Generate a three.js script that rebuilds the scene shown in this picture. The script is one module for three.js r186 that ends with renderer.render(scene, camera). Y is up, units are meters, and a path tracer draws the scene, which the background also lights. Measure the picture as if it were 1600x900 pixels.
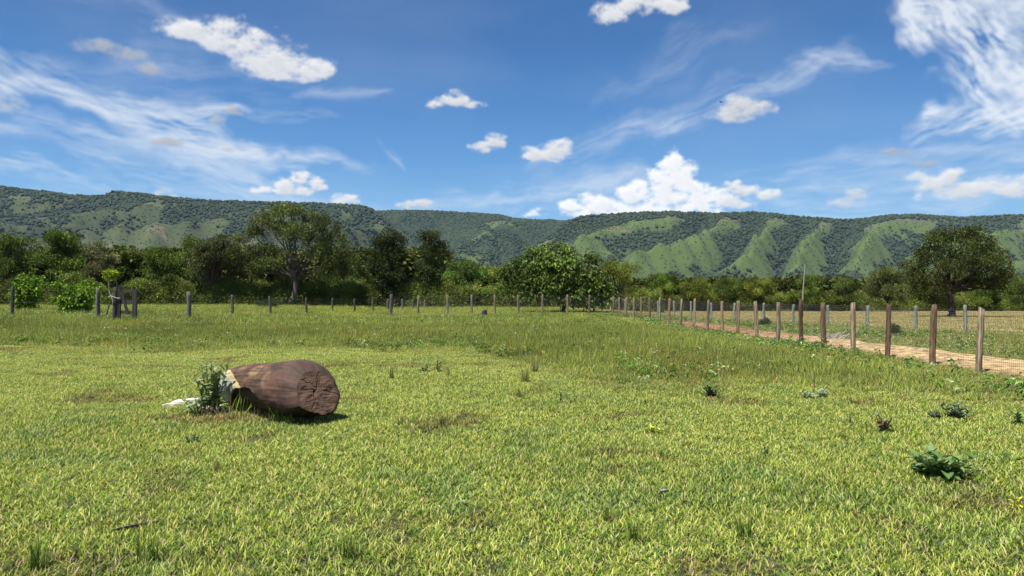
import * as THREE from 'three';
import { mergeGeometries, mergeVertices } from 'three/addons/utils/BufferGeometryUtils.js';
import { ImprovedNoise } from 'three/addons/math/ImprovedNoise.js';

// ---------------------------------------------------------------- camera, sky, sun, exposure
const scene = new THREE.Scene();
const EYE = 1.65, F = 1150;                              // eye height; focal length in photograph pixels (1600 wide)
const camera = new THREE.PerspectiveCamera(2 * Math.atan(450 / F) * 180 / Math.PI, 16 / 9, 0.1, 20000);
camera.position.set(0, EYE, 0);
camera.lookAt(0, EYE + 8 / F * 100, -100);
const renderer = new THREE.WebGLRenderer({ antialias: true });
renderer.setSize(1024, 576);
renderer.toneMapping = THREE.LinearToneMapping;
renderer.toneMappingExposure = 1.85;
renderer.shadowMap.enabled = true;
const SUN_DIR = new THREE.Vector3(-0.27, 0.92, 0.26).normalize();
const sun = new THREE.DirectionalLight(new THREE.Color(1.0, 0.95, 0.86), 4.8);
sun.name = 'sun';
sun.position.copy(SUN_DIR).multiplyScalar(400);
sun.castShadow = true;
sun.shadow.camera.left = sun.shadow.camera.bottom = -120;
sun.shadow.camera.right = sun.shadow.camera.top = 120;
sun.shadow.camera.far = 900;
scene.add(sun, sun.target);
scene.fog = new THREE.FogExp2(new THREE.Color(0.45, 0.70, 1.0), 0.000024);

// ---------------------------------------------------------------- small helpers
function rng(seed) { let a = seed >>> 0; return () => { a = (a + 0x6d2b79f5) | 0; let t = Math.imul(a ^ (a >>> 15), 1 | a); t = (t + Math.imul(t ^ (t >>> 7), 61 | t)) ^ t; return ((t ^ (t >>> 14)) >>> 0) / 4294967296; }; }
const { clamp, lerp, degToRad } = THREE.MathUtils;
const smoothstep = (x, a, b) => { const t = clamp((x - a) / (b - a), 0, 1); return t * t * (3 - 2 * t); };
const perlin = new ImprovedNoise();
const nz = (x, y, z = 0) => perlin.noise(x + 137.3, y + 71.7, z + 11.1);
function fbm(x, y, z, oct) { let s = 0, a = 0.5, f = 1; for (let i = 0; i < oct; i++) { s += a * nz(x * f, y * f, z + i * 7.3); a *= 0.5; f *= 2.03; } return s; }
function table(pts) { return (x) => { if (x <= pts[0][0]) return pts[0][1]; for (let i = 1; i < pts.length; i++) if (x <= pts[i][0]) { const [a, b] = [pts[i - 1], pts[i]]; return lerp(a[1], b[1], (x - a[0]) / (b[0] - a[0])); } return pts[pts.length - 1][1]; }; }
const used = {};
function numbered(name) { const n = used[name] = (used[name] ?? -1) + 1; return n ? name + '_' + String(n).padStart(3, '0') : name; }
function tag(o, label, category, group, kind) { if (label) o.userData.label = label; if (category) o.userData.category = category; if (group) o.userData.group = group; if (kind) o.userData.kind = kind; return o; }
function shade(o) { o.castShadow = true; o.receiveShadow = true; return o; }
function thing(name, label, category, x, y, z, turn = 0, group) { const g = new THREE.Group(); g.name = numbered(name); g.position.set(x, y, z); g.rotation.y = turn; scene.add(g); return tag(g, label, category, group); }
function part(name, geo, mat, parent, kind) { const m = shade(new THREE.Mesh(geo, mat)); m.name = name; parent.add(m); if (kind) m.userData.kind = kind; return m; }
const X = (px, d) => (px - 800) / F * d;                 // metres sideways for a bearing at a distance
const std = (r, g, b, rough = 0.9, more = {}) => new THREE.MeshStandardMaterial({ color: new THREE.Color().setRGB(r, g, b), roughness: rough, ...more });
const leafMat = (r, g, b, t = 0.35, rough = 0.85) => new THREE.MeshPhysicalMaterial({ color: new THREE.Color().setRGB(r, g, b), roughness: rough, transmission: t, thickness: 0, side: THREE.DoubleSide, specularIntensity: 0.7 });

// ---------------------------------------------------------------- sky: blue air, cirrus veils, small cumulus
{
  const W = 4096, H = 2048, SKY = 0.55, data = new Float32Array(W * H * 4);
  const skyR = table([[0, 0.36], [4, 0.30], [7, 0.22], [10, 0.145], [14, 0.095], [19, 0.066], [25, 0.052], [45, 0.04], [90, 0.03]]);
  const skyG = table([[0, 0.62], [4, 0.565], [7, 0.47], [10, 0.36], [14, 0.265], [19, 0.19], [25, 0.155], [45, 0.125], [90, 0.10]]);
  const skyB = table([[0, 0.88], [4, 0.86], [7, 0.80], [10, 0.71], [14, 0.595], [19, 0.465], [25, 0.40], [45, 0.34], [90, 0.29]]);
  const r = rng(91);
  // veils: bearing and elevation of both ends (degrees), half-width, strength, streakiness
  const veils = [
    [-37.5, 15.4, -28, 12.1, 1.4, 0.7, 3], [-30, 12.6, -20, 10.6, 1.4, 0.8, 3], [-27, 12.6, -20.5, 12.9, 0.8, 0.6, 3], [-21, 13.0, -14, 13.3, 0.5, 0.3, 3], [-26, 10.6, -15.5, 9.9, 1.0, 0.75, 3], [-24, 9.6, -15, 6.5, 1.5, 0.5, 3], [-35, 10.5, -17, 7.6, 1.5, 0.35, 4], [-37, 8.8, -29, 7.4, 0.7, 0.6, 3],
    [-30, 10.8, -12, 10.0, 0.9, 0.4, 4], [-34, 14, -20, 15, 2.4, 0.16, 4], [-34, 5.5, -10, 5.8, 2.5, 0.3, 4],
    [3, 10.6, 12, 12.8, 1.3, 0.36, 3], [10, 12.4, 23, 16.4, 1.2, 0.3, 3], [22, 16.4, 26, 15.6, 0.9, 0.45, 2], [9, 15.5, 16, 18.5, 2.0, 0.12, 3],
    [29.5, 22.5, 40, 19, 4.2, 1.3, 1.3], [29.8, 19, 34.5, 13, 2.9, 1.15, 1.5], [31, 11.2, 38, 13.4, 1.7, 1.2, 2], [36, 20, 44, 18, 5, 0.9, 2], [36, 9, 44, 12, 2, 0.5, 3],
    [-1, 7.8, 9, 8.6, 1.6, 0.42, 3], [18, 8.6, 38, 9.4, 1.3, 0.3, 4], [19, 6.4, 38, 6.2, 1.6, 0.42, 4], [-9.9, 11.3, -8.6, 9.8, 0.35, 0.4, 2], [-10, 6.6, 0, 7.2, 1.2, 0.3, 4], [-16, 14.6, -10, 15.2, 0.5, 0.25, 4], [-38, 21, -24, 19, 1.5, 0.12, 4],
  ];
  for (let i = 0; i < 70; i++) {                       // the same kind of weather all the way round
    const a = 45 + r() * 270, e = 4 + 62 * r() * r(), l = 6 + r() * 12, s = (r() - 0.5) * 0.9;
    veils.push([a, e, a + l, e + s * l, 1 + r() * 2.6 + e * 0.04, 0.2 + r() * 0.65, 2 + r() * 2]);
  }
  for (let i = 0; i < 14; i++) { const a = -40 + r() * 80, e = 27 + 40 * r(); veils.push([a, e, a + 10 + r() * 10, e + (r() - 0.5) * 8, 2 + r() * 3, 0.2 + r() * 0.6, 3]); }
  // cumulus: [softness, whiteness, blobs of bearing, elevation, half-width, half-height]
  const puffs = [
    [0.5, 0.98, [[-23.6, 18.1, 1.8, 1.0], [-21.6, 17.9, 2.0, 1.35], [-19.4, 17.4, 2.3, 1.6], [-17.2, 16.7, 2.2, 1.35], [-15.2, 16.3, 1.7, 1.0], [-18.6, 16.1, 2.2, 0.8]]],
    [1.0, 0.62, [[-29.6, 16.3, 1.6, 0.7], [-27.9, 16.0, 1.5, 0.7], [-26.2, 15.3, 1.2, 0.5]]],
    [0.9, 0.80, [[-35.4, 11.9, 2.0, 0.8]]],
    [0.9, 0.6, [[-20.8, 13.0, 0.8, 0.45], [-22.0, 12.4, 0.6, 0.35]]],
    [0.5, 0.95, [[7.6, 20.6, 1.5, 0.8], [9.4, 21.2, 1.5, 1.0], [10.9, 21.1, 1.6, 0.8], [12.3, 21.0, 1.6, 0.7]]],
    [0.7, 0.9, [[-5.8, 14.4, 1.0, 0.45], [-4.3, 14.7, 1.2, 0.7], [-3.0, 14.3, 0.9, 0.35]]],
    [0.7, 0.9, [[-2.4, 11.2, 1.1, 0.5], [-1.2, 11.6, 1.0, 0.6]]],
    [0.6, 0.95, [[1.9, 10.7, 1.2, 0.7], [3.6, 11.0, 1.2, 0.85], [2.8, 10.5, 1.6, 0.5]]],
    [0.8, 0.85, [[15.9, 13.3, 1.2, 0.8], [17.0, 13.7, 1.3, 0.9], [18.3, 13.2, 1.4, 0.7], [17, 12.9, 1.8, 0.5]]],
    [0.5, 0.98, [[-18.7, 7.6, 1.0, 0.35], [-17.2, 7.9, 0.8, 0.6], [-16.1, 8.5, 0.75, 0.65], [-15.0, 8.1, 0.8, 0.6], [-16.2, 7.8, 1.3, 0.5], [-17, 7.5, 1.9, 0.3]]],
    [0.6, 0.95, [[-13.2, 7.0, 0.9, 0.4], [-12.3, 7.1, 0.7, 0.45]]],
    [0.8, 0.85, [[-8.0, 6.7, 0.9, 0.4], [-6.9, 6.9, 0.8, 0.5]]],
    [0.9, 0.8, [[-25.2, 6.9, 0.8, 0.4]]],
    [0.35, 1.12, [[12.4, 9.7, 1.15, 0.95], [13.4, 9.3, 0.8, 0.9], [11.3, 8.8, 1.1, 0.7], [12.6, 8.6, 1.6, 1.1], [10.2, 8.0, 1.4, 0.8], [9.2, 7.5, 1.3, 0.8], [11.5, 7.4, 2.2, 1.2], [13.8, 7.6, 1.6, 1.0], [15.2, 6.9, 1.6, 0.8], [6.4, 7.0, 1.4, 0.7], [4.8, 6.7, 1.2, 0.6], [8.0, 6.6, 1.8, 0.8], [10, 6.2, 7, 0.7]]],
    [0.6, 0.98, [[16.6, 7.9, 0.9, 0.45], [17.8, 7.6, 1.2, 0.45], [19.2, 7.2, 0.9, 0.5], [16.9, 6.8, 1.4, 0.6]]],
    [0.9, 0.85, [[25.2, 7.0, 0.8, 0.6], [24.4, 6.5, 1.2, 0.5]]],
    [0.7, 0.97, [[29.4, 7.4, 1.2, 0.8], [30.6, 7.7, 1.1, 0.7], [32.2, 6.9, 1.8, 0.7], [34.5, 6.8, 2.2, 0.8], [31, 6.6, 2.4, 0.5]]],
    [1.0, 0.55, [[27.6, 9.6, 1.1, 0.35]]], [1.0, 0.55, [[29.5, 8.7, 1.3, 0.25]]], [1.0, 0.55, [[-24.8, 10.5, 1.6, 0.35]]], [1.0, 0.6, [[-21, 10.3, 1.2, 0.22]]],
  ];
  for (let i = 0; i < 46; i++) {
    const a = 46 + r() * 268, e = i % 3 ? 5 + 8 * r() : 12 + 38 * r(), k = 0.6 + r() * 0.9 + e * 0.03, blobs = [];
    for (let j = 0; j < 5; j++) blobs.push([a + (r() - 0.5) * 4 * k, e + (r() - 0.3) * 1.2 * k, k * (0.8 + r()), k * (0.4 + 0.5 * r())]);
    puffs.push([0.4 + r() * 0.5, 0.8 + r() * 0.2, blobs]);
  }
  for (let i = 0; i < 8; i++) { const a = -40 + r() * 80, e = 28 + 30 * r(), blobs = []; for (let j = 0; j < 5; j++) blobs.push([a + (r() - 0.5) * 8, e + (r() - 0.5) * 3, 2 + r() * 2, 1 + r()]); puffs.push([0.5, 0.95, blobs]); }
  const boxes = puffs.map(([, , b]) => b.reduce((m, [a, e, w, h]) => [Math.min(m[0], a - 1.7 * w), Math.max(m[1], a + 1.7 * w), Math.min(m[2], e - 1.7 * h), Math.max(m[3], e + 1.7 * h)], [999, -999, 999, -999]));
  const wrap = (a) => a - 360 * Math.round(a / 360);
  const thick = (p, a, e, k) => {
    let m = -9;
    for (const [ba, be, bw, bh] of p[2]) { const da = (a - ba) / bw, de = (e - be) / bh, f = 1 - da * da - de * de * (de < 0 ? 1.5 : 1); m = m < -5 ? f : Math.max(m, f) + 0.12 * Math.max(0, Math.min(m, f) + 0.3); }
    return m + k;
  };
  for (let row = H / 2; row < H; row++) {
    const el = ((row + 0.5) / H - 0.5) * 180, s = Math.cos(degToRad(el));
    const base = [skyR(el), skyG(el), skyB(el)];
    const vs = veils.filter((v) => el > Math.min(v[1], v[3]) - v[4] * 1.6 && el < Math.max(v[1], v[3]) + v[4] * 1.6);
    const ps = puffs.map((p, i) => i).filter((i) => el > boxes[i][2] && el < boxes[i][3]);
    for (let col = 0; col < W; col++) {
      const coarse = el > 27 || Math.abs(((col + 0.5) / W - 0.5) * 360 + 90) > 42;   // finer where clouds are seen close, the same weather everywhere
      if (coarse && ((row & 3) || (col & 3))) { const f = ((row & ~3) * W + (col & ~3)) * 4, o = (row * W + col) * 4; if ((row & ~3) >= H / 2 && (el > 27.3 || Math.abs((((col & ~3) + 0.5) / W - 0.5) * 360 + 90) > 42)) { for (let c = 0; c < 4; c++) data[o + c] = data[f + c]; continue; } }
      const th = ((col + 0.5) / W - 0.5) * 2 * Math.PI, az = wrap((th + Math.PI / 2) * 180 / Math.PI), o = (row * W + col) * 4;
      let [R, G, B] = base, veil = 0;
      const bx = Math.cos(th) * 9, bz = Math.sin(th) * 9;
      let wx = null, wy = 0;
      for (const [a0, e0, a1, e1, hw, st, sk] of vs) {
        const a = az - 360 * Math.round((az - a0) / 360);
        const dx = (a1 - a0) * s, dy = e1 - e0, L = Math.hypot(dx, dy), px = (a - a0) * s, py = el - e0;
        if (px < -12 || px > dx + 12 + L) continue;
        const al = (px * dx + py * dy) / L, cr = (py * dx - px * dy) / L;
        if (wx === null) { wx = fbm(bx * 1.6, el * 0.22, bz * 1.6, 4); wy = fbm(bx * 1.6 + 40, el * 0.22, bz * 1.6 + 9, 4); }
        const c2 = cr + wx * hw * 1.9, t = clamp(al / L, 0, 1), out = Math.max(0, -al, al - L);
        const taper = 0.35 + 0.65 * Math.sin(Math.PI * clamp(t * 0.86 + 0.07, 0, 1));
        const d = Math.hypot(c2 / (hw * taper), out / (hw * 1.6));
        if (d > 1.25) continue;
        const q = fbm((al + wy * 3) * 0.55 / sk + a0, (cr + wx * 1.2) * 1.0, a0 * 0.7, 6) + 0.55 * fbm(al * 1.3 / sk, cr * 3.6 + wy * 4, a0, 5);
        const body = Math.max(0, 1 - d * 0.8), v = st * Math.pow(body, 0.9) * clamp(0.62 + q * 1.9, 0, 1.25);
        veil = 1 - (1 - veil) * (1 - clamp(v, 0, 0.96));
      }
      veil = 1 - (1 - veil) * (1 - 0.1 * clamp(0.3 + 1.5 * fbm(bx * 0.35, el * 0.16, bz * 0.35, 4), 0, 1) * (1 - el / 120));
      R = lerp(R, 0.80, veil * 0.93); G = lerp(G, 0.86, veil * 0.93); B = lerp(B, 0.935, veil * 0.93);
      for (const i of ps) {
        const bb = boxes[i], c = (bb[0] + bb[1]) / 2, a = az - 360 * Math.round((az - c) / 360);
        if (a < bb[0] || a > bb[1]) continue;
        const p = puffs[i], soft = p[0];
        let m = thick(p, a, el, 0);
        if (m < -1.3) continue;
        const q = p.q ?? (p.q = 1.5 / Math.sqrt(p[2][0][2] * p[2][0][3] * 1.6));
        const wob = (aa, ee, oc) => 1.85 * fbm(aa * q * 0.6 + i * 9, ee * q, i, oc) + (1 - soft) * 0.6 * (0.24 - Math.abs(nz(aa * q * 1.1, ee * q * 1.8, i + 3))) + 0.38 * (0.25 - Math.abs(nz(aa * q * 3, ee * q * 4, i))) + 0.10 * (0.25 - Math.abs(nz(aa * q * 7, ee * q * 9, i)));
        m += 1.2 * wob(a, el, 7);
        const alpha = Math.pow(smoothstep(m, -0.30, 0.62 + 0.9 * soft), 1.15) * (soft > 0.85 ? 0.75 : 1);
        if (alpha <= 0) continue;
        let over = 0;                                       // how much cloud lies towards the sun
        for (const [k, w] of [[0.16, 0.5], [0.4, 0.32], [0.8, 0.22]]) over += w * Math.max(0, thick(p, a - k * 0.45, el + k, 0) + 1.2 * wob(a - k * 0.45, el + k, 4));
        const lit = Math.exp(-(soft < 0.4 ? 0.5 : 0.8) * over), wh = p[1];
        R = lerp(R, wh * lerp(0.60, 0.96, lit), alpha); G = lerp(G, wh * lerp(0.63, 0.965, lit), alpha); B = lerp(B, wh * lerp(0.69, 0.975, lit), alpha);
      }
      data[o] = R * SKY; data[o + 1] = G * SKY; data[o + 2] = B * SKY; data[o + 3] = 1;
    }
  }
  for (let i = 0; i < W * H / 2; i++) { data[i * 4] = 0.16; data[i * 4 + 1] = 0.2; data[i * 4 + 2] = 0.1; data[i * 4 + 3] = 1; }
  const t = new THREE.DataTexture(data, W, H, THREE.RGBAFormat, THREE.FloatType);
  t.mapping = THREE.EquirectangularReflectionMapping;
  t.magFilter = THREE.LinearFilter;
  t.needsUpdate = true;
  scene.background = t;
  scene.environment = t;
}

// ---------------------------------------------------------------- the lie of the land
function groundY(x, z) {
  const d = -z;
  let y = 0.42 * smoothstep(-x, 11, 23) * (1 - smoothstep(d, 55, 90));
  y += -0.014 * Math.max(0, Math.min(d, 130) - 30) * smoothstep(x, 6, 20);
  y += 0.035 * nz(x * 0.45, z * 0.45) * smoothstep(d, 2, 8) + 0.10 * nz(x * 0.07, z * 0.07, 3) * smoothstep(d, 10, 30);
  return y;
}
const fenceX = (d) => 10.4 - 0.047 * d - 0.0012 * Math.max(0, d - 40) ** 2;   // the new post fence beside the track
const farFenceX = (d) => 27.7 - 0.32 * d;
const roadOuter = table([[8, 12.8], [17, 12.5], [22, 12.1], [28, 11.6], [36, 11.0], [40, 10.4], [43, 9.4], [48, 8.1], [53, 6.9]]);
const mownEdge = table([[-26, 24], [-20, 22], [-10, 21], [-5, 22], [-1, 20.5], [0.5, 16], [1.5, 13.6], [4, 12.7], [6, 12], [8, 10.6], [9.6, 9.5], [12, 8]]);
const mown = (x, z) => smoothstep(mownEdge(x) + 2.4 * nz(x * 0.5, z * 0.5, 5) + 0.8 * nz(x * 1.7, z * 1.7, 6) - -z, -1.3, 1.3);
const onRoad = (x, z) => { const d = -z; if (d > 53 || d < 2) return 0; const l = fenceX(d) + 0.15 + 0.25 * nz(d * 0.9, 4), o = roadOuter(d) + 0.35 * nz(d * 0.7, 9); return smoothstep(x, l, l + 0.25) * (1 - smoothstep(x, o - 0.3, o)); };
const inField = (x, z) => { const d = -z, f = farFenceX(d) + 0.6 + 0.7 * nz(d * 0.3, x * 0.3, 2); return smoothstep(x, f, f + 1.5) * smoothstep(d, 14, 22) * (1 - smoothstep(d, 118, 122)); };

function spaced(...runs) { const v = []; for (const [a, b, n] of runs) for (let i = 0; i < n; i++) v.push(lerp(a, b, i / n)); v.push(runs[runs.length - 1][1]); return v; }
{
  const xs = spaced([-9000, -400, 12], [-400, -60, 40], [-60, -16, 60], [-16, 22, 110], [22, 70, 66], [70, 400, 40], [400, 9000, 12]);
  const zs = spaced([-9000, -400, 12], [-400, -130, 30], [-130, -40, 90], [-40, 2, 130], [2, 60, 16], [60, 3000, 8]);
  const pos = [], col = [], uv = [], idx = [];
  for (const z of zs) for (const x of xs) {
    pos.push(x, groundY(x, z), z); uv.push(x, -z);
    const f = inField(x, z), n = 0.5 + 0.9 * fbm(x * 0.35, z * 0.35, 1, 4), road = onRoad(x, z);
    const green = [lerp(0.04, 0.10, n), lerp(0.05, 0.085, n), lerp(0.018, 0.045, n)], straw = [lerp(0.36, 0.54, n), lerp(0.28, 0.41, n), lerp(0.14, 0.21, n)];
    const far = smoothstep(Math.hypot(x, z), 75, 110) * (1 - f);
    const sandy = smoothstep(-z, 30, 24), dirt = [lerp(0.36, 0.52, sandy), lerp(0.20, 0.39, sandy), lerp(0.13, 0.24, sandy)];
    for (let c = 0; c < 3; c++) { let v = lerp(green[c], straw[c], f); v = lerp(v, [0.04, 0.055, 0.02][c], far); col.push(lerp(v, dirt[c], road * 0.9)); }
  }
  const nx = xs.length;
  for (let j = 0; j + 1 < zs.length; j++) for (let i = 0; i + 1 < nx; i++) { const a = j * nx + i, b = a + 1, c = a + nx, d = c + 1; idx.push(a, c, b, b, c, d); }
  const g = new THREE.BufferGeometry();
  g.setAttribute('position', new THREE.Float32BufferAttribute(pos, 3)); g.setAttribute('color', new THREE.Float32BufferAttribute(col, 3)); g.setAttribute('uv', new THREE.Float32BufferAttribute(uv, 2));
  g.setIndex(idx); g.computeVertexNormals();
  const S = 512, px = new Uint8Array(S * S * 4), per = (x, y, s) => { const a = x / S * 2 * Math.PI, b = y / S * 2 * Math.PI; return fbm(Math.cos(a) * s + 9, Math.sin(a) * s + Math.cos(b) * s, Math.sin(b) * s, 5); };
  for (let y = 0; y < S; y++) for (let x = 0; x < S; x++) { const v = clamp(205 + 190 * per(x, y, 2.2) + 60 * per(x, y, 14), 90, 255), o = (y * S + x) * 4; px[o] = v; px[o + 1] = v; px[o + 2] = v * 0.97; px[o + 3] = 255; }
  const tex = new THREE.DataTexture(px, S, S); tex.wrapS = tex.wrapT = THREE.RepeatWrapping; tex.magFilter = THREE.LinearFilter; tex.colorSpace = THREE.SRGBColorSpace; tex.repeat.set(0.31, 0.31); tex.needsUpdate = true;
  const m = new THREE.MeshStandardMaterial({ vertexColors: true, map: tex, bumpMap: tex, bumpScale: 0.03, roughness: 1 });
  const ground = shade(new THREE.Mesh(g, m)); ground.name = 'ground'; scene.add(ground); tag(ground, 'grassy pasture ground running to the foot of the hills', 'ground', null, 'structure');

  // the dirt track beyond the post fence
  const rp = [], rc = [], ru = [], ri = [], N = 150, M = 12;
  for (let j = 0; j <= N; j++) {
    const d = lerp(6, 53, j / N), l = fenceX(d) + 0.1 + 0.22 * nz(d * 0.9, 4), o = roadOuter(d) + 0.3 * nz(d * 0.7, 9);
    for (let i = 0; i <= M; i++) {
      const t = i / M, x = lerp(l, Math.max(o, l + 0.4), t), rut = 0.025 * (Math.exp(-(((t - 0.27) / 0.1) ** 2)) + Math.exp(-(((t - 0.75) / 0.1) ** 2)));
      rp.push(x, groundY(x, -d) + 0.05 - rut * 1.2 - 0.06 * (i === 0 || i === M ? 1 : 0) + 0.012 * nz(x * 3, d * 3), -d); ru.push(x, d);
      const sandy = clamp(smoothstep(d, 32, 25) + 0, 0, 1), k = 1 - smoothstep(d, 24, 33), n = 0.85 + 0.5 * fbm(x * 1.6, d * 0.7, 3, 4);
      rc.push(lerp(0.42, 0.64, k) * n, lerp(0.20, 0.44, k) * n, lerp(0.115, 0.235, k) * n);
    }
  }
  for (let j = 0; j < N; j++) for (let i = 0; i < M; i++) { const a = j * (M + 1) + i, b = a + 1, c = a + M + 1, d = c + 1; ri.push(a, b, c, b, d, c); }
  const rg = new THREE.BufferGeometry();
  rg.setAttribute('position', new THREE.Float32BufferAttribute(rp, 3)); rg.setAttribute('color', new THREE.Float32BufferAttribute(rc, 3)); rg.setAttribute('uv', new THREE.Float32BufferAttribute(ru, 2)); rg.setIndex(ri); rg.computeVertexNormals();
  const road = shade(new THREE.Mesh(rg, m)); road.name = 'dirt_track'; scene.add(road); tag(road, 'sandy to reddish dirt track running behind the new post fence', 'dirt road', null, 'structure');
}

// ---------------------------------------------------------------- hills
const HILL_MASSES = [
  // ridge distance, width of the front slope, skyline as [photo bearing, photo height]
  { z: 3700, w: 1500, top: table([[300, 440], [420, 400], [520, 345], [590, 329], [650, 328], [700, 330], [780, 335], [800, 340], [830, 343], [860, 343], [890, 346], [960, 352], [1100, 400], [1200, 440]]), lean: 0.1 },
  { z: 2750, w: 880, top: table([[-1400, 340], [-800, 300], [-200, 286], [0, 291], [60, 297], [110, 304], [160, 305], [175, 298], [200, 300], [300, 311], [400, 315], [480, 316], [560, 320], [580, 326], [600, 341], [620, 365], [645, 398], [690, 440], [760, 458]]), lean: 0.4 },
  { z: 2850, w: 880, top: table([[700, 458], [745, 436], [800, 405], [850, 371], [885, 346], [905, 338], [960, 333], [1050, 330], [1120, 333], [1180, 330], [1250, 338], [1330, 343], [1350, 341], [1400, 335], [1440, 335], [1500, 339], [1600, 335], [1900, 325], [2400, 330], [3000, 345]]), lean: 0.85 },
];
function hill(x, z) {
  const d = -z;
  let best = -60, info = { t: 1, spur: 0, m: 0 };
  HILL_MASSES.forEach((M, k) => {
    const px = 800 + x / M.z * F, warp = 90 * fbm(x * 0.0012, z * 0.0012, k * 5, 3);
    const Hh = Math.max(0, (458 - M.top(px)) / F * M.z);
    const t = (M.z - d) / M.w;                                         // 0 at the ridge, 1 at the foot
    let p;
    if (t < 0) p = 1 - 0.06 * smoothstep(-t, 0, 1) - 0.25 * smoothstep(-t, 0.6, 2);
    else if (t > 1.15) p = 0;
    else p = Math.pow(clamp(1 - t / 1.1, 0, 1), 1.12) - 0.10 * smoothstep(t, 0.0, 0.14) * (1 - smoothstep(t, 0.14, 0.8));
    const s = (x + M.lean * (M.z - d) + warp) / 290 + 1.25 * nz(x * 0.0015 + 4.2, d * 0.0004, k) + 0.16 * nz(x * 0.006, d * 0.005, k);
    const tri = Math.abs(s - Math.floor(s) - 0.5) * 2, spur = 1 - tri;   // 1 on a spur's back, 0 in a gully
    const s2 = (x - M.lean * 0.6 * (M.z - d) - warp * 1.6) / 98, spur2 = 1 - Math.abs(s2 - Math.floor(s2) - 0.5) * 2;
    const mid = Math.pow(Math.sin(Math.PI * clamp(t, 0, 1)), 0.8), amp = Math.min(1, Hh / 200);
    let y = Hh * Math.max(0, p) + amp * mid * (125 * (spur - 0.62) + 26 * (spur2 - 0.5) * smoothstep(t, 0.15, 0.5)) + amp * mid * 22 * fbm(x * 0.006, d * 0.006, k, 4);
    if (t < 0.05) y += 3 * nz(x * 0.02, d * 0.01, k) * amp;
    if (Hh < 3) y = -60;
    if (y > best) { best = y; info = { t, spur, spur2, m: k }; }
  });
  return { y: best, ...info };
}
function hillCover(x, z, h) {                                            // how wooded that spot is
  const n = fbm(x * 0.004, z * 0.004, 2, 4), n2 = fbm(x * 0.018, z * 0.018, 8, 3);
  let wood = smoothstep(lerp(0.66, 0.20, clamp(h.t * 1.3, 0, 1)) - h.spur + 0.55 * n + 0.55 * n2, -0.12, 0.14);
  wood = Math.max(wood, smoothstep(0.14 + n * 0.2 + n2 * 0.1 - Math.abs(h.t - 0.24), 0, 0.08) * 0.85 * smoothstep(h.spur, 0.9, 0.5));
  if (h.m === 0) wood = Math.max(wood, smoothstep(n + n2 * 0.4, -0.28, 0.05));
  if (h.m === 1) wood = Math.max(wood * 0.85, smoothstep(n + n2 * 0.9, -0.02, 0.26) * 0.75);
  if (h.t > 0.82) wood = Math.max(wood, smoothstep(h.t + n * 0.25, 0.8, 0.95));
  if (h.t < 0.06) wood = Math.max(wood, 0.45);
  return clamp(wood, 0, 1);
}
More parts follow.
